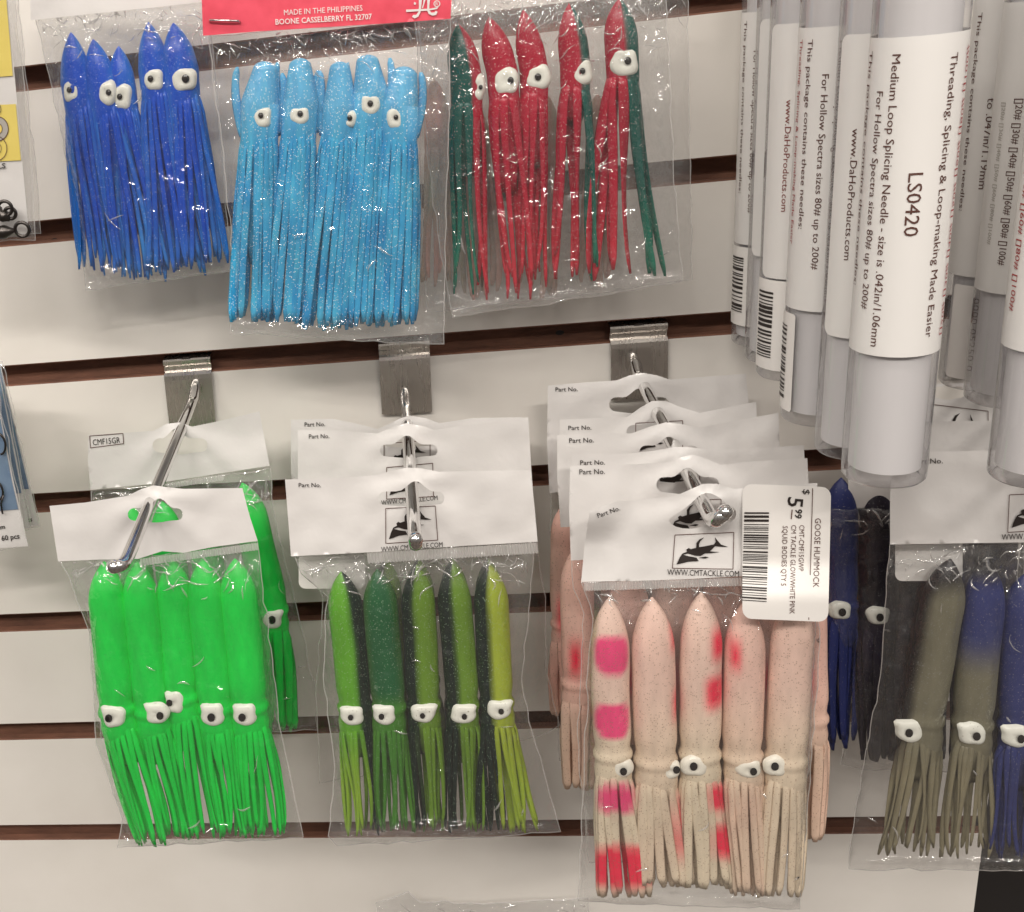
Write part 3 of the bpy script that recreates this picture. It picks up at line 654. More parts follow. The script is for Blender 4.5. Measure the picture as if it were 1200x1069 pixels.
def back_card_bag(label, group, d, top, bot, hook, seed, part=None, psz=(24, 5), holeq=None, film_ol=None, lg=None, amp=1.6, url=None):
    bag = thing('lure_bag', label, 'lure bag', P(hook[0], hook[1], d), group)
    hole = hang_hole(*holeq) if holeq else None
    c, F = card(bag, top+bot, hole, d, seed, hook=hook, amp=amp, arch=4)
    if part: text_on(F, 'Part No.', part, (part[0]+psz[0], part[1]-.5), psz[1], M['ink'], c)
    if lg: logo(F, c, lg, url, 5.5)
    if film_ol: pouch(bag, film_ol, d-2, [], seed+2, lambda x: min(p[1] for p in film_ol), crk=.7, step=7, back=False)
    return bag, c, F
back_card_bag('dark green squid lure bag, middle of three, lifted card right behind the front card', 'bags of dark green and yellow squid lures', 62,
    [(349, 504), (400, 505), (442, 508), (458, 502), (476, 496), (494, 499), (510, 504), (560, 497), (619, 489)], [(622, 540), (628, 625), (485, 632), (352, 638), (349, 560)], (477, 512), 2.2,
    (362, 514), holeq=(479, 528, 27, 7, 477, 13), lg=((453, 548), (507, 543), (508, 582), (453, 585)), url=((447, 592), (513, 586)), film_ol=[(352, 636), (626, 625), (640, 700), (640, 780), (656, 850), (640, 860), (500, 900), (374, 918), (370, 800), (378, 700)])
back_card_bag('dark green squid lure bag, rearmost of three, its card nearest the steel plate', 'bags of dark green and yellow squid lures', 32,
    [(341, 492), (390, 491), (420, 497), (442, 503), (456, 497), (470, 490), (480, 487), (498, 490), (515, 496), (555, 490), (612, 489)], [(612, 540), (616, 600), (480, 608), (344, 612), (341, 550)], (474, 500), 6.2,
    (357, 500), holeq=(478, 516, 27, 7, 474, 13), lg=((450, 520), (504, 516), (504, 552), (450, 556)))
sqb = []
for i, x in enumerate((452, 490, 530, 572)):
    sqb.append(squid('dark squid lure, %s of four behind front green yellow bag' % ('first', 'second', 'third', 'last')[i], 'dark green and yellow squid lures', 76, (x, 655), (x+8, 790), 17, None, (x-6, x+26, 900), two(K, OL, -.2, .3), 'twotone', nt=7, tw=.9))

# ================================================================ pink / white glow bags
PE = lin((252, 220, 204)); PE2 = lin((242, 226, 200)); HP = lin((255, 84, 140)); RD = lin((255, 56, 88)); SA = lin((246, 160, 150))
def patches(lst, glow=0.0):
    def f(x, y, c):
        t = sm(780, 900, y); q = [lerp(PE[i], PE2[i], t) for i in range(3)]
        if glow: q = [lerp(q[i], SA[i], glow*(.5+.5*nz(x/40, y/70))) for i in range(3)]
        for (x0, y0, x1, y1, colr, soft) in lst:
            rx, ry = (x1-x0)/2+soft*.6, (y1-y0)/2+soft*.6; a = 1-sm(1-1.9*soft/min(rx, ry), 1+.45*soft/min(rx, ry), (abs((x-(x0+x1)/2)/rx)**3.4+abs((y-(y0+y1)/2)/ry)**3.4)**(1/3.4)+.04*nz(x/9, y/9))
            q = [lerp(q[i], colr[i], min(1, a*1.05)) for i in range(3)]
        return tuple(q)
    return f
PC = [patches([(695, 738, 735, 783, HP, 3), (695, 816, 736, 857, HP, 3), (702, 918, 744, 952, HP, 4), (695, 990, 765, 1042, RD, 6)]),
      patches([(784, 720, 800, 760, RD, 6), (786, 800, 800, 840, RD, 6), (792, 920, 815, 1010, RD, 7)], .15),
      patches([(830, 728, 850, 770, RD, 6), (822, 782, 848, 824, RD, 6), (832, 915, 855, 952, RD, 5), (836, 962, 862, 1008, RD, 5)]),
      patches([(852, 740, 864, 782, RD, 5)], .35), patches([], .1)]
dP = 140
bag = thing('lure_bag', 'front clear bag of five pale pink squid lures with a $5.99 price sticker', 'lure bag', P(825, 580, dP), 'bags of pink and white squid lures')
PSQ = [((714, 700), (717, 874), 22.5, (730, 901, (0, -1)), (692, 768, 1052)), ((764, 700), (768, 880), 25.5, (786, 903, (6, 3)), (738, 818, 1040)), ((822, 694), (820, 874), 24.5, (814, 899, (-2, 3)), (792, 866, 1042)),
       ((874, 704), (870, 876), 24, (878, 902, (4, 0)), (856, 902, 1050)), ((932, 690), (921, 880), 25, (909, 899, (-2, 3)), (884, 942, 1054))]
sq = []; D5 = ['with two hot pink square patches', 'with faint pink edge', 'with two red blotches', 'with one pink mark', 'plain, top hidden by sticker,']
M['eyep'], nt, b = mat('eye_cream', (.84, .80, .70), .22)
for i, (tip, neck, hw, ey, ends) in enumerate(PSQ):
    sq.append(squid('pink squid lure %s %s in the front bag' % (D5[i], PLACE[i]), 'pink and white squid lures', dP-1, tip, neck, hw, ey, ends, PC[i], 'glow', nt=17, hood=0, esz=((26, 22), (24, 22), (32, 24), (30, 22), (28, 24))[i], psz=.19, eyemat=M['eyep'], tw=1.35, taper=.85, tipk=.36, wob=.5))
pouch(bag, [(681, 682), (760, 680), (830, 678), (875, 675), (948, 672), (962, 740), (957, 820), (950, 900), (938, 1066), (800, 1062), (677, 1056), (684, 900), (690, 760), (694, 726)], dP, sq, 11.3, lambda x: 680, crk_len=34, crk=.8, bottom=1062)
hole = smooth_poly([(783, 612), (786, 606), (800, 598), (812, 588), (820, 580), (830, 577), (842, 582), (850, 590), (862, 596), (863, 606), (855, 613), (832, 613), (815, 620), (795, 619)], 1)
c, F = card(bag, [(691, 598), (698, 599), (705, 594), (722, 588), (760, 585), (790, 582), (808, 574), (824, 567), (840, 567), (860, 573), (875, 572), (958, 566), (952, 620), (948, 672), (875, 675), (800, 679), (740, 681), (681, 682), (685, 640)], hole, dP+3, 14.2, hook=(828, 592), amp=2.4, curl=lambda x, y: 7*(1-sm(690, 745, x))*(1-sm(598, 640, y))-3*(1-sm(690, 735, x)))
text_on(F, 'Part No.', (701, 607), (727, 598), 5.5, M['ink'], c)
logo(F, c, ((791, 627), (860, 624), (859, 667), (788, 666)), ((782, 674), (866, 676)), 7)
# a second emblem shows through the hole, printed on the card behind: built on that card below
seal(bag, (684, 683), (870, 677), 10, dP+4, 110)
SF0 = lambda x, y: P(x, y, dP+5.6+8.5*sm(655, 705, y)+.8*math.sin((x-870)/38)+.9*nz(x/60, y/60, 4))
v, f = tri2d(smooth_poly(rrect(870, 567, 974, 725, 11), 0), (), 7)
def skew(x, y): return (x+(-3 if x > 920 else 0)*(y-567)/158, y+(5*(x-870)/104 if y < 600 else 2*(x-870)/104))
v = [(x-3.5*(y-567)/158*(x-870)/104, y+4*(x-870)/104) for x, y in v]
st = mk('price_sticker', [SF0(*p) for p in v], f, M['sticker'], bag)
SF = lambda x, y: (SF0(x, y)+Vector((0, -.3, 0)))
barcode(SF, st, ((872, 600), (901, 600), (898, 707), (869, 705)), 36, 5)
text_on(SF, '$', (941, 573), (940.5, 579), 8, M['ink'], st, 0)
text_on(SF, '5', (923.5, 582), (922.5, 593), 18, M['ink'], st, .01)
text_on(SF, '99', (932, 596), (931, 607), 8, M['ink'], st, .02)
flat_on(SF, [line_poly((928, 597), (927, 608), 1.3), line_poly((952, 572), (950, 650), .9), line_poly((950, 650), (947.5, 726), .9)], M['inkb'], st, 'rule')
text_on(SF, 'CMT-CMF15GWP', (936.5, 615), (935.5, 669), 6, M['inkb'], st, 0)
text_on(SF, 'CM TACKLE GLOW/WHITE PINK', (927, 615), (925, 719), 6, M['inkb'], st, 0)
text_on(SF, 'SQUID BODIES QTY 5', (917, 616), (915, 686), 6, M['inkb'], st, 0)
text_on(SF, 'GOOSE HUMMOCK', (955, 607), (952.5, 688), 7, M['inkb'], st, 0)
GP = 'bags of pink and white squid lures'
back_card_bag('pink squid lure bag directly behind the front priced pink one', GP, 122,
    [(668, 546), (720, 545), (768, 543), (785, 541), (798, 536), (812, 533), (826, 537), (845, 545), (880, 541), (946, 537)], [(948, 575), (944, 640), (800, 650), (669, 657), (667, 600)], (806, 548), 3.4,
    (679, 556), (30, 6), (806, 568, 28, 9, 806, 14), lg=((781, 588), (845, 585), (845, 628), (781, 630)), film_ol=[(670, 655), (940, 640), (958, 700), (950, 860), (940, 1000), (820, 1010), (690, 1012), (676, 860), (684, 720), (672, 690)])
back_card_bag('pink squid lure bag third from the front, only its top card edge showing', GP, 104,
    [(670, 532), (735, 532), (768, 528), (790, 524), (806, 524), (830, 527), (870, 526), (942, 522)], [(944, 560), (935, 620), (800, 632), (672, 640)], (795, 536), 8.4, (680, 545), (29, 5.5), (797, 556, 27, 8, 797, 13))
back_card_bag('pink squid lure bag fourth from the front, with a bent white card', GP, 84,
    [(653, 510), (700, 508), (740, 508), (762, 500), (780, 495), (798, 497), (820, 501), (912, 484)], [(914, 530), (905, 600), (780, 612), (657, 618), (653, 560)], (782, 508), 9.1, (667, 519), (29, 5.5), (784, 530, 27, 8, 784, 13), lg=((760, 545), (820, 542), (820, 580), (760, 583)))
back_card_bag('pink squid lure bag fifth from the front, card corner curled up at right', GP, 54,
    [(656, 492), (700, 490), (735, 489), (750, 478), (764, 470), (780, 470), (797, 477), (820, 484), (850, 478), (886, 471)], [(888, 520), (882, 580), (770, 590), (658, 598), (656, 540)], (768, 482), 4.9, (666, 504), (27, 5), (768, 506, 26, 8, 768, 14), lg=((745, 496), (800, 493), (800, 530), (745, 533)))
back_card_bag('pink squid lure bag at the very back of its hook, flat against the steel plate', GP, 26,
    [(642, 452), (690, 448), (722, 446), (738, 440), (754, 437), (770, 440), (785, 445), (820, 442), (874, 438)], [(878, 480), (872, 550), (760, 566), (644, 578), (641, 520)], (752, 450), 12.9, (651, 459), (26, 5), (749, 474, 27, 8.5, 749, 13),
    film_ol=[(644, 576), (872, 550), (890, 650), (880, 800), (870, 870), (760, 880), (655, 892), (648, 760), (645, 660)])
for j, (dd, y0, lst) in enumerate(((112, 662, (738, 790, 846, 898, 945)), (82, 640, (676, 735, 800, 860)), (44, 590, (662, 720, 780, 840)))):
    for i, x in enumerate(lst):
        sp = patches([(x-10, y0+100, x+3, y0+150, RD, 5)], .55)
        squid('pale pink squid lure %s from left, %s pink bag' % (['one', 'two', 'three', 'four', 'five'][i], ['second', 'middle', 'rearmost'][j]), 'pink and white squid lures', dd, (x, y0), (x+2, y0+170-18*j), (23, 20, 18)[j], None, (x-16, x+20, y0+325-38*j), sp, 'glow', nt=8, tw=1.1, taper=.7, wob=.5)

# ================================================================ grey / blue bags at right
NV = lin((54, 62, 118)); GY = lin((128, 124, 104)); GB = lin((150, 142, 116)); BK = lin((30, 26, 32)); PB = lin((52, 44, 66))
def gfun(kind):
    def f(x, y, c):
        if kind == 0: t = sm(668, 700, y+4*c)*sm(-1.0, -.55, c+.0); q = [lerp(BK[i], GY[i], t) for i in range(3)]
        elif kind == 1: t = sm(735, 790, y); q = [lerp(NV[i], GY[i], t) for i in range(3)]; t = 1-sm(664, 690, y); q = [lerp(q[i], BK[i], t) for i in range(3)]
        elif kind == 2: q = list(NV)
        else: q = [lerp(PB[i], BK[i], .5+.5*nz(x/15, y/60)) for i in range(3)]
        if kind < 2:
            k = sm(850, 920, y); q = [lerp(q[i], GB[i], k) for i in range(3)]
        return tuple(q)
    return f
dR = 98; GRP = 'bags of grey and blue squid lures'
bag = thing('lure_bag', 'front clear bag of grey and navy squid lures at the right edge, below the tubes', 'lure bag', P(1180, 560, dR), GRP)
sq = []
D5 = ['grey squid lure with a black tip, leftmost in the front grey and blue bag', 'squid lure blue above, grey below, second in the front grey bag', 'navy blue squid lure cut off by the right edge of the photo', 'navy blue squid lure outside the right edge, rightmost in its bag']
for i, (tip, neck, hw, ey, ends) in enumerate([((1114, 655), (1081, 832), 25, (1067, 858, (-3, 1)), (1028, 1098, 1004)), ((1158, 654), (1140, 838), 24, (1141, 861, (2, 0)), (1100, 1162, 1006)), ((1202, 672), (1194, 842), 25, (1192, 864, (3, 0)), (1160, 1215, 1008)), ((1252, 672), (1248, 842), 25, (1250, 864), (1220, 1270, 1008))]):
    sq.append(squid(D5[i], 'grey and navy squid lures', dR-1, tip, neck, hw, ey, ends, gfun(min(i, 2)), 'grey', nt=18, hood=(-1, -1, -1, 1)[i], esz=(32, 27), psz=.17, tw=1.1, wob=1.3))
pouch(bag, [(1042, 638), (1160, 636), (1300, 634), (1300, 900), (1305, 1022), (1150, 1021), (994, 1019), (1002, 950), (1014, 880), (1032, 790), (1036, 730), (1038, 680)], dR, sq, 21.3, lambda x: 640, crk=.9, bottom=1020, bmat='film')
hole = hang_hole(1216, 562, 30, 8, 1216, 14)
c, F = card(bag, [(1046, 530), (1120, 529), (1190, 527), (1216, 520), (1240, 527), (1320, 526), (1318, 634), (1180, 636), (1043, 638), (1043, 585)], hole, dR+3, 24.2, hook=(1216, 548), amp=1.8)
text_on(F, 'Part No.', (1070, 544), (1105, 543), 6, M['ink'], c)
logo(F, c, ((1183, 580), (1250, 577), (1250, 620), (1181, 624)), ((1174, 633), (1262, 630)), 7)
v, f = tri2d(rrect(1049, 630, 1128, 681, 8)); FS = lambda x, y: P(x, y, dR-8); o = mk('price_sticker', [FS(*p) for p in v], f, M['sticker'], bag)
bag = thing('lure_bag', 'dark bag of navy squid lures behind the front grey and blue bag', 'lure bag', P(1100, 500, 60), GRP)
sq = []
for i, (tip, neck, hw, ey, ends) in enumerate([((986, 560), (985, 700), 20, (985, 716, (1, 0)), (972, 1000, 880)), ((1028, 566), (1028, 706), 24, (1030, 722), (1008, 1050, 894)), ((1072, 560), (1072, 706), 25, None, (1045, 1100, 894)), ((1120, 560), (1118, 706), 25, None, (1090, 1145, 894)), ((1168, 560), (1165, 706), 25, None, (1138, 1194, 894))]):
    sq.append(squid('dark navy squid lure, %s behind the front grey bag' % PLACE[i], 'grey and navy squid lures', 60, tip, neck, hw, ey, ends, gfun(2 if i == 0 else 3), 'grey', nt=10, hood=0, esz=(28, 22), psz=.2, eyemat=M['eye']))
pouch(bag, [(962, 560), (994, 592), (1100, 590), (1240, 588), (1236, 760), (1230, 905), (1100, 905), (1010, 902), (985, 896), (997, 764), (1012, 713), (1000, 640), (994, 596), (960, 700), (955, 640)][1:10]+[(985, 764), (968, 713), (964, 640), (966, 592)], 60, sq, 27.3, lambda x: 592, crk=.8, bottom=905, bmat='film')
c, F = card(bag, [(994, 500), (1092, 494), (1165, 493), (1240, 490), (1240, 590), (1100, 594), (994, 596)], None, 63, 30.1, amp=1.5)

v, f = tri2d(rrect(1016, 590, 1044, 640, 6)); FS = lambda x, y: P(x, y, 63.5); o = mk('price_sticker', [FS(*p) for p in v], f, M['sticker'], bag)
bag, c, F = back_card_bag('rearmost bag of the grey and blue stack, only a strip of its card showing', GRP, 30, [(1060, 452), (1100, 450), (1150, 448), (1240, 446)], [(1240, 560), (1150, 566), (1060, 568)], (1150, 456), 33.3, holeq=(1112, 460, 12, 7, 1110, 6), lg=((1092, 474), (1158, 482), (1158, 540), (1090, 536)),
    film_ol=[(956, 620), (1200, 560), (1200, 820), (1080, 850), (960, 850), (952, 740)])

# ================================================================ top row
# --- dark blue
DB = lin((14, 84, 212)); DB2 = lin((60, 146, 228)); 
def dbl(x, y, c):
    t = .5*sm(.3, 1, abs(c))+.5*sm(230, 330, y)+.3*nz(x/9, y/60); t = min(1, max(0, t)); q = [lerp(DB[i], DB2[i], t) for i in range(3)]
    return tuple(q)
dT = 46
bag = thing('lure_bag', 'clear bag of five dark blue skirted lures at the top left', 'lure bag', P(150, 10, dT), None)
sq = []
for i, (tip, neck, hw, ey, ends, es) in enumerate([((83, 38), (90, 96), 13, (84, 106, (-2, 1)), (92, 152, 318), (21, 30)), ((109, 46), (120, 100), 13.5, (125, 109, (3, 1)), (120, 178, 328), (22, 31)), ((139, 54), (142, 104), 12, (143, 113, (-2, 0)), (140, 206, 331), (22, 33)),
                                                 ((174, 26), (180, 80), 13, (180, 93, (-3, 1)), (170, 242, 324), (23, 29)), ((203, 27), (212, 82), 15, (215, 93, (3, 1)), (200, 267, 316), (30, 30))]):
    sq.append(squid('dark blue skirted lure, %s in the top left bag' % PLACE[i], 'dark blue skirted lures', dT-(1.5 if i in (2,) else 0), tip, neck, hw*1.42, ey, ends, dbl, 'blue', top_hw=hw*.9, nt=22, hood=0, esz=es, psz=.15, collar=False, tipk=.7, tipp=.75, sheath=2.6, tw=1.35, taper=.7, wob=1.1, eoff=-.5))
pouch(bag, [(40, 14), (120, 8), (240, -4), (250, 60), (262, 180), (270, 318), (180, 330), (100, 341), (88, 240), (70, 150), (50, 60)], dT, sq, 41.3, lambda x: 14, crk_len=75, crk=1.0, bottom=335)
card(bag, [(34, -60), (240, -80), (242, 2), (180, 9), (120, 15), (36, 24)], None, dT+3, 44.1)
# --- light blue
SB = lin((84, 200, 244)); SB2 = lin((48, 160, 224)); SB3 = lin((130, 200, 240))
def lbl(x, y, c):
    t = min(1, max(0, .5+.9*nz(x/7, y/50))); q = [lerp(SB[i], SB2[i], t) for i in range(3)]; t = 1-sm(120, 165, y); t *= .55; return tuple(lerp(q[i], SB3[i], t) for i in range(3))
dL = 70
bag = thing('lure_bag', 'clear bag of light blue glitter lures stapled under a pink header card', 'lure bag', P(385, 30, dL), None)
sq = []
for i, (tip, neck, hw, ey, ends, es) in enumerate([((312, 72), (305, 122), 17, (307, 137, (-1, 2)), (267, 330, 378), (22, 28)), ((352, 68), (352, 120), 16, (351, 135, (1, 2)), (303, 368, 380), (24, 24)), ((398, 72), (398, 124), 15, (408, 139, (2, 1)), (345, 408, 388), (22, 22)),
                                                 ((430, 64), (434, 110), 16, (434, 122, (0, 1)), (390, 446, 386), (24, 28)), ((477, 78), (468, 124), 17, (463, 138, (1, 1)), (430, 487, 384), (20, 30))]):
    sq.append(squid('light blue glitter lure, %s in the pink header bag' % PLACE[i], 'light blue glitter lures', dL, tip, neck, hw*1.34, ey, ends, lbl, 'sky', top_hw=hw*.72, nt=22, hood=0, esz=es, psz=.14, collar=False, tipk=.16, tipp=.55, sheath=3.5, tw=1.6, taper=.95, wob=.55, eoff=-.8, flat=.85, arms=[(-1, random.uniform(-2, 8)), (1, random.uniform(-4, 10))]))
pouch(bag, [(244, 41), (380, 32), (528, 22), (527, 120), (523, 250), (521, 404), (470, 402), (380, 398), (270, 391), (272, 300), (262, 180), (248, 90)], dL, sq, 47.3, lambda x: 34, crk_len=50, crk=1.0, bottom=398)
c, F = card(bag, [(234, -60), (532, -60), (528, 22), (460, 27), (380, 32), (300, 37), (238, 42)], None, dL+5, 50.1, material=M['cardpink'], amp=.8)
text_on(F, 'MADE IN THE PHILIPPINES', (333, 18), (425, 12.5), 6.5, M['inkw'], c, .0); text_on(F, 'BOONE CASSELBERRY FL 32707', (323, 29), (436, 22.5), 6.5, M['inkw'], c, .01)
E1 = [[(420+x/8.571, y/8.571) for x, y in p] for p in ([(478, 98), (600, 92), (720, 88), (805, 70), (790, 92), (700, 108), (600, 114), (480, 122)], [(605, -20), (640, -20), (632, 60), (622, 130), (600, 170), (565, 186), (538, 170), (552, 150), (580, 150), (604, 118), (608, 60)], [(655, -20), (680, -20), (662, 40), (648, 84), (636, 80), (650, 40)],
    [(690, -20), (722, -20), (712, 60), (712, 105), (735, 128), (765, 124), (778, 108), (796, 122), (780, 152), (742, 158), (705, 140), (690, 105), (692, 50)], [(560, 20), (580, 30), (574, 50), (556, 44)])]
flat_on(F, E1, M['inkw'], c, 'maker_emblem', step=3)
flat_on(F, [[(512+4*math.cos(k*math.pi/8), 4.5+4*math.sin(k*math.pi/8)) for k in range(17)]+[(512+2.9*math.cos(k*math.pi/8), 4.5+2.9*math.sin(k*math.pi/8)) for k in range(16, -1, -1)]], M['inkw'], c, 'registered_mark')
text_on(F, 'R', (510.4, 6.6), (513.8, 6.4), 4, M['inkw'], c, 0)
v, f = sweep([F(246, 25), F(246.5, 23.5)+Vector((0, -1, 0)), F(263, 24)+Vector((0, -1.2, 0)), F(280, 24.5)+Vector((0, -1, 0)), F(281, 26)], .45, 8); mk('staple', v, f, M['chrome'], bag)
# --- red and green
RR = lin((186, 28, 58)); TG = lin((20, 92, 84)); TG2 = lin((36, 140, 112)); PG = lin((150, 178, 150)); RR2 = lin((214, 52, 70))
def rg(s, inv=False):
    def f(x, y, c):
        t = sm(s-.15, s+.15, c)
        if inv: t = 1-t
        k = sm(190, 320, y); a = [lerp(RR[i], RR2[i], k) for i in range(3)]; g = [lerp(TG[i], TG2[i], k*.8) for i in range(3)]
        return tuple(lerp(a[i], g[i], t) for i in range(3))
    return f
dQ = 56
bag = thing('lure_bag', 'clear bag of five dark red and green skirted lures, top centre', 'lure bag', P(660, 0, dQ), 'bags of red and green skirted lures')
sq = []; D5 = ['mostly dark green', 'all dark red, widest', 'dark red, third', 'red with a green right edge, fourth', 'red with a green right side, longest arms, rightmost']
for i, (tip, neck, hw, ey, ends, es, fn) in enumerate([((537, 28), (546, 92), 19, (559, 102, (4, 0)), (530, 572, 352), (20, 33), rg(.35, True)), ((573, 20), (588, 84), 18.5, (593, 94, (5, 0)), (594, 632, 358), (29, 37), rg(3)), ((613, 12), (626, 84), 17, (631, 90, (-1, 0)), (608, 640, 340), (30, 33), rg(1.2)),
                                                     ((667, 4), (674, 76), 18, (682, 85, (0, 2)), (650, 700, 330), (26, 33), rg(.35)), ((726, -2), (728, 62), 20, (732, 73, (3, 2)), (690, 780, 334), (32, 37), rg(.15))]):
    sq.append(squid('skirted lure, %s, red and green bag' % D5[i], 'red and green skirted lures', dQ-(1 if i in (0, 2) else 0), tip, neck, hw, ey, ends, fn, 'redgreen', nt=9, hood=0, esz=es, psz=.13, collar=False, tipk=.75, tipp=.85, sheath=(2.4, 3.2, 2.6, 1.2, .8)[i], tw=.9, taper=.55, wob=1.5, eoff=-.5, flat=.7))
pouch(bag, [(486, -30), (560, -34), (660, -36), (778, -40), (784, 60), (790, 200), (800, 330), (700, 348), (600, 362), (530, 372), (516, 300), (500, 180), (492, 60)], dQ, sq, 53.3, lambda x: -20, crk_len=110, crk=1.1, base_crk=.25, bottom=360)
bag = thing('lure_bag', 'clear bag of pale green lures behind the red and green bag', 'lure bag', P(640, 0, 30), 'bags of red and green skirted lures')
PGF = lambda x, y, c: tuple(lerp(PG[i], SA[i], .5+.5*nz(x/8, y/90, 3)) for i in range(3))
sq = []
for i, (tip, neck, hw, ends) in enumerate([((508, 92), (512, 150), 15, (490, 530, 336)), ((556, 120), (560, 180), 15, (545, 590, 352)), ((640, 110), (640, 170), 15, (610, 660, 350)), ((700, 110), (702, 170), 15, (680, 720, 338))]):
    sq.append(squid('pale green lure, %s in the bag behind the red and green one' % ['leftmost', 'second', 'third', 'rightmost'][i], 'pale green skirted lures', 28, tip, neck, hw, None, ends, PGF, 'redgreen', nt=8, collar=False, tipk=.7, sheath=1, tw=1.1, wob=1.3))
pouch(bag, [(486, -20), (600, -30), (806, -40), (808, 120), (812, 328), (700, 345), (540, 362), (500, 366), (492, 200)], 28, sq, 57.3, lambda x: -20, crk_len=60, crk=.6, bottom=350)

# ================================================================ clear tubes
TR = 13.3
def tube(label, group, xl, yl, ybot, d, ylab0, ylab1, texts=(), sticker=None, seam=None, yref=None, top=-120, clear_top=None):
    """xl,yl: a pixel on the left outline; ybot: pixel row of the rim front; d: distance of the axis from the wall"""
    O = P(xl, yl, d); O = O+RT*0; view = Vector((O.x-CAM.x, O.y-CAM.y)).normalized(); side = Vector((-view.y, view.x))  # left-hand perpendicular
    side = -side if side.x > 0 else side
    ax = Vector((O.x, O.y))-side*TR
    pc = math.atan2(-view.x, 1)*0+math.degrees(math.atan2(-view.x, view.y))          # facing direction: angle from -y, negative = left
    def S(phi, z, r=TR):
        a = math.radians(pc+phi); return Vector((ax.x+r*math.sin(a), ax.y-r*math.cos(a), z))
    def zat(y, r=TR):                                     # height where the tube front shows at pixel row y
        lo, hi = -800, 300
        for _ in range(40):
            m = (lo+hi)/2; p = S(0, m, r)-CAM; yy = CY-FPX*p.dot(UP)/p.dot(FW)
            if yy > y: lo = m
            else: hi = m
        return lo
    zb, zt = zat(ybot-3), zat(top)
    t = thing('needle_tube', label, 'tube', (ax.x, ax.y, zb), group)
    def cyl(name, r, z0, z1, material, ph0=-180, ph1=180, cap=False, n=40, parent=t, rim=None, crk=None):
        vs, fs = [], []; prof = rim or [(r, z1), (r, z0)]
        full = ph1-ph0 >= 360
        m = n if full else n+1
        for rr, z in prof:
            for k in range(m): vs.append(S(lerp(ph0, ph1, k/n), z, rr))
        for i in range(len(prof)-1):
            for k in range(n if full else n): fs.append((i*m+k, (i+1)*m+k, (i+1)*m+(k+1) % m, i*m+(k+1) % m))
        if cap: fs.append(tuple((len(prof)-1)*m+k for k in range(m)))
        return mk(name, vs, fs, material, parent, crk=[0]*len(vs))
    cyl('tube_body', TR, zb, zt, M['tube'], cap=False, rim=[(TR, zt), (TR, zb+4), (TR-.1, zb+1.2), (TR-.8, zb+.2), (TR-2, zb), (TR-2.6, zb+1.6), (4, zb+1.9), (.2, zb+1.9)])
    zi = zb+4.5; cyl('paper_insert', TR-2.1, zi, zt, M['insert'], rim=[(TR-2.1, zt), (TR-2.1, zi)])
    # printed wrap
    r = TR+.15; z0, z1 = zat(ylab1), zat(ylab0); a0, a1 = seam or (-200, 159)
    k = math.pi/180*r; pl = rrect(a0*k, z0, a1*k, z1, 3.2) if seam else [(a0*k, z0), (a1*k, z0), (a1*k, z1), (a0*k, z1)]
    v, f = tri2d(pl, (), 3.4); f = [tuple(q) for q in f]
    lb = mk('label', [S(x/k, y, r) for x, y in v], [tuple(reversed(q)) for q in f], M['label'], t)
    for s, phi, y0, y1, h, mt in texts:
        za, zc = zat(y0), zat(y1); F = lambda x, z: S(x/k, z, r+.2)
        vs, fs, _ = text2d(s, 0); L = zc-za
        mk('lettering', [F(phi*k+q*h/.7, za+L*p) for p, q in vs], fs, M[mt], lb, smooth=False)
    if sticker:
        p0, p1, y0, y1, ph, mt = sticker; za, zc = zat(y0), zat(y1)
        v, f = tri2d(rrect(p0*k, zc, p1*k, za, 1.2), (), 3.4); st = mk('price_sticker', [S(x/k, y, TR+.45) for x, y in v], [tuple(reversed(q)) for q in f], M['sticker'], t)
        q = (lerp(p0, p1, .12)*k, lerp(p0, p1, .62)*k); F = lambda x, z: S(x/k, z, TR+.65)
        rnd = random.Random(ybot); n = 40; z = lerp(za, zc, .13); ze = lerp(za, zc, .86); polys = []
        while z > ze:
            wd = rnd.choice((.5, .5, .9, 1.4)); steps = [lerp(q[0], q[1], i/4) for i in range(5)]
            polys.append([(x, z) for x in steps]+[(x, z-wd) for x in reversed(steps)]); z -= wd+rnd.choice((.45, .6, .9, 1.3))
        if not ph: flat_on(F, polys, M['ink'], st, 'barcode')
        else:
            vs, fs, _ = text2d('0000 05250 0', 0); mk('lettering', [F(lerp(p0, p1, .62)*k+b2*2.0/.7, lerp(za, zc, .12)+(zc-za)*.78*a) for a, b2 in vs], fs, M['inkb'], st, smooth=False)
    return t
TG1 = 'clear tubes of splicing needles with white wrap labels'
L1, L2, L3, L4 = 'Medium Loop Splicing Needle - size is .042in/1.06mm', 'For Hollow Spectra sizes 80# up to 200#', 'This package contains these needles:', 'www.DaHoProducts.com'
L5 = 'Threading, Splicing & Loop-making Made Easier'; BOX = '[]20# []30# []40# []50# []60# []80# []100#'
tube('rearmost white labelled needle tube of the left row, nearest the wall, barcode at its left', TG1, 863, 200, 412, 19, 12, 288, [(L3, -62, 22, 228, 1.9, 'inkb'), (L2, -36, 58, 250, 2.1, 'inkb')], sticker=(-84, -14, 291, 384, None, 'ink'))
tube('needle tube second from the wall, with only a narrow strip of label visible', TG1, 880, 200, 432, 51, 20, 302, [], seam=(-62, 200))
tube('needle tube third from the wall, printed www.DaHoProducts.com with a barcode sticker', TG1, 895, 200, 452, 82, 26, 328, [(L4, -28, 116, 248, 2.3, 'inkr2')], sticker=(-78, -8, 330, 436, None, 'ink'), seam=(-66, 150))
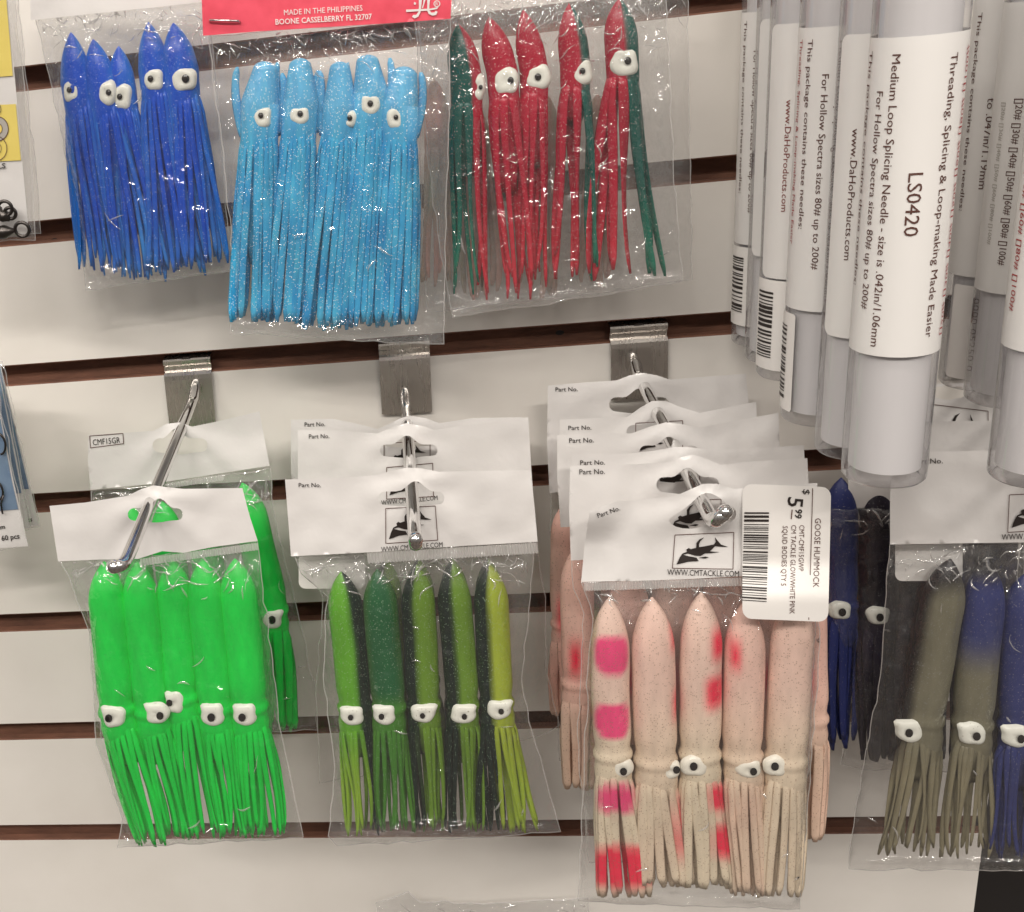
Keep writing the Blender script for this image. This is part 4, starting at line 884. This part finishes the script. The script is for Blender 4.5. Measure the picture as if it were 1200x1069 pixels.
tube('needle tube fourth from the wall, with a barcode sticker seen edge on', TG1, 928, 200, 505, 114, 30, 366, [(L5, -68, 44, 290, 1.7, 'inkr'), (L3, -48, 44, 270, 2.1, 'inkb'), (L2, -22, 86, 316, 2.3, 'inkb'), (L1, -1, 48, 352, 2.4, 'inkb')], sticker=(-92, -44, 372, 488, None, 'ink'))
tube('needle tube just behind the front LS0420 tube, rounded label corner at left', TG1, 973, 200, 545, 146, 38, 398, [(L4, -33, 150, 306, 2.3, 'inkb')], seam=(-64, 170))
tube('large front needle tube printed LS0420, nearest the camera', TG1, 1009, 200, 577, 178, 42, 419, [(L3, -74, 58, 342, 2.1, 'inkb'), (L2, -50, 106, 366, 2.35, 'inkb'), (L1, -31, 62, 408, 2.45, 'inkb'), ('LS0420', -1, 203, 277, 4.0, 'inkb'), (L5, 38, 66, 398, 2.4, 'inkb'), (BOX, 68, 400, 60, 1.8, 'inkr')])
M1, M2 = 'Threading Needle For 100 to 130# MONO', 'to .047in/1.19mm'
tube('rear needle tube of the right row, printed Threading Needle For 100 to 130# MONO', TG1, 1127, 150, 463, 92, -20, 326, [(L3, -58, 12, 250, 2.1, 'inkb'), (M2, -26, 114, 222, 2.5, 'inkb'), (M1, -6, 38, 296, 2.8, 'inkb')], sticker=(-50, 5, 336, 446, 'pale', 'ink'))
tube('middle needle tube of the right row, printed with boxes and needles:', TG1, 1156, 200, 484, 124, 0, 346, [(BOX, -52, 120, 290, 1.6, 'inkg'), (BOX, -30, 115, 312, 2.3, 'inkb'), ('This package contains these needles:', -4, -60, 275, 3.0, 'inkb')])
tube('front needle tube of the right row, cut by the right edge of the photo', TG1, 1196, 200, 578, 172, 0, 416, [(BOX, -62, 60, 372, 2.2, 'inkr'), (L5, 30, 66, 398, 2.4, 'inkb')])

# ================================================================ packets at the left edge
SWP = 'card packets hanging at the left edge'
bag = thing('swivel_packet', 'clear packet with a yellow and white card and dark swivels, top left edge', 'packet', P(-20, 0, 95), None)
c, F = card(bag, [(-70, -60), (2, -60), (9, 0), (20, 120), (27, 200), (34, 276), (-20, 281), (-70, 285)], None, 92, 60.1, amp=.6)
flat_on(F, [[(-60, 20), (-60, -30), (5, -30), (15, 89), (-60, 94)], [(-60, 126), (18.5, 122), (24.5, 188), (-60, 192)]], M['yellow'], c, 'yellow_band', step=8)
def ring2(cx, cy, r0, r1, n=28): return [[(cx+r1*math.cos(2*math.pi*(k+j)/n), cy+r1*1.1*math.sin(2*math.pi*(k+j)/n)) for j in (0, 1)]+[(cx+r0*math.cos(2*math.pi*(k+j)/n), cy+r0*1.1*math.sin(2*math.pi*(k+j)/n)) for j in (1, 0)] for k in range(n)]
F2 = lambda x, y: F(x, y)+Vector((0, -.2, 0)); F3 = lambda x, y: F(x, y)+Vector((0, -.4, 0))
flat_on(F2, ring2(-3, 151, 6, 13), M['inkg'], c, 'ring_picture'); flat_on(F3, ring2(-3, 151, 12.6, 13.5)+ring2(-3, 151, 5.6, 6.3)+ring2(-5, 174, 13, 13.8)+ring2(-5, 174, 6.5, 7.1)+ring2(-6, 128, 7, 7.8), M['inkb'], c, 'ring_outline')
text_on(F2, 'SWIVELS', (-32, 200), (7, 197), 6, M['ink'], c, .02)
for (x, y, r, d) in ((26, 269, 8.2, 97), (12, 250, 6.5, 98), (6, 244, 8, 99)):
    cc = P(x, y, d); mm = (P(x+1, y, d)-cc).length; path = [cc+Vector((math.cos(q)*r*mm, -.4*math.sin(q), math.sin(q)*r*mm)) for q in [2*math.pi*k/24 for k in range(25)]]
    v, f = sweep(path, .8, 8, False); mk('swivel_ring', v, f, M['swivel'], bag)
a, c2 = P(-25, 276, 97.5), P(17, 270, 97.5); v, f = sweep([a.lerp(c2, k/8) for k in range(9)], [1, 2.6, 3.2, 3.3, 2.0, 3.2, 3.0, 1.8, .8], 14); mk('swivel_barrel', v, f, M['swivel'], bag)
a, c2 = P(-10, 244, 98), P(12, 258, 98); v, f = sweep([a.lerp(c2, k/8) for k in range(9)], [1, 2.4, 2.8, 2.8, 1.8, 2.8, 2.6, 1.5, .8], 14); mk('swivel_barrel', v, f, M['swivel'], bag)
pouch(bag, [(-72, -62), (10, -62), (18, 0), (30, 120), (38, 200), (42, 282), (-20, 284), (-72, 288)], 95, [], 61.3, lambda x: -60, crk=.3, back=6, base_crk=.1)
bag = thing('swivel_packet', 'second clear packet edge peeking out behind the yellow card packet', 'packet', P(-20, 0, 72), None)
pouch(bag, [(-72, -62), (18, -62), (22, 0), (34, 120), (44, 210), (48, 274), (-20, 278), (-72, 280)], 76, [], 63.3, lambda x: -60, crk=.3, back=3, base_crk=.1)
M['photo_blue'], nt, b = mat('print_blue', lin((104, 132, 162)), .4)
n = tex(nt, 'ShaderNodeTexNoise', 35, 3); r = ramp(nt, n.outputs[0], .3, .7, (*lin((86, 112, 146)), 1), (*lin((136, 160, 182)), 1)); nt.links.new(r.outputs[0], b.inputs['Base Color'])
GPk = 'blue printed hook packets'
for i, (d, tr, mid, br, wl, lab, txt) in enumerate(((92, (-8, 440), (15, 560), (33, 640), 597, 'front blue printed packet at the left edge, white base marked 60 pcs', '60 pcs'), (74, (-2, 430), (20, 540), (35, 619), 578, 'middle blue printed packet at the left edge, a narrow strip behind the front one', None), (56, (0, 425), (27, 535), (46, 616), 573, 'rearmost blue printed packet at the left edge, its corner furthest right', 's'))):
    bag = thing('hook_packet', lab, 'packet', P(tr[0]-30, tr[1], d), GPk)
    tl = (-90, tr[1]); xw = lerp(mid[0], br[0], (wl-mid[1])/(br[1]-mid[1]))
    c, F = card(bag, [tl, tr, mid, br, (-90, br[1]+10)], None, d, 70+i, amp=.8)
    flat_on(F, [[tl, (tr[0]-1, tr[1]), (mid[0]-2, mid[1]), (xw-2, wl), (-90, wl+8)]], M['photo_blue'], c, 'blue_print', step=9)
    if i == 0:
        text_on(F, '60 pcs', (2, 634), (23, 631), 6, M['ink'], c, .02); text_on(F, 'mm', (-5, 621), (6, 619.5), 5, M['ink'], c, .02)
        for (x, y, r) in ((-2, 520, 9), (-4, 575, 8)):
            cc = P(x, y, d+2); path = [cc+Vector((math.cos(q)*r*.38, 0, math.sin(q)*r*.6)) for q in [-1.5+3.6*k/14 for k in range(15)]]
            v, f = sweep(path, .55, 8); mk('fish_hook', v, f, M['swivel'], bag)
        path = [P(3, 602, d+2), P(1, 590, d+2), P(4, 580, d+2)]; v, f = sweep(path, .5, 8); mk('fish_hook', v, f, M['swivel'], bag)
    elif i == 2: text_on(F, 'pcs', (27, 612), (38, 611), 5, M['ink'], c, .02)
    pouch(bag, [(-92, tr[1]), (tr[0]+3, tr[1]-2), (mid[0]+2.5, mid[1]), (br[0]+1.5, br[1]+2), (-90, br[1]+12)], d, [], 73.3+i, lambda x: tr[1], crk=.3, back=False, base_crk=.12, amp=.8)

# ================================================================ bag at the foot
bag = thing('lure_bag', 'empty looking clear bag whose top edge rises at the bottom of the photo', 'lure bag', P(560, 1070, 20), None)
pouch(bag, [(440, 1058), (478, 1044), (492, 1056), (580, 1058), (690, 1052), (700, 1150), (570, 1156), (450, 1150)], 20, [], 81.3, lambda x: 1050, crk=1.0, back=4)

for x, y in ((656, 390), (1002, 362), (64, 282)):
    C0 = P(x, y, -12.0); mk('screw_hole', [C0+Vector((2.2*math.cos(q), 0, 1.3*math.sin(q))) for q in [2*math.pi*k/12 for k in range(12)]], [tuple(range(12))], M['ink'], wall, smooth=False)
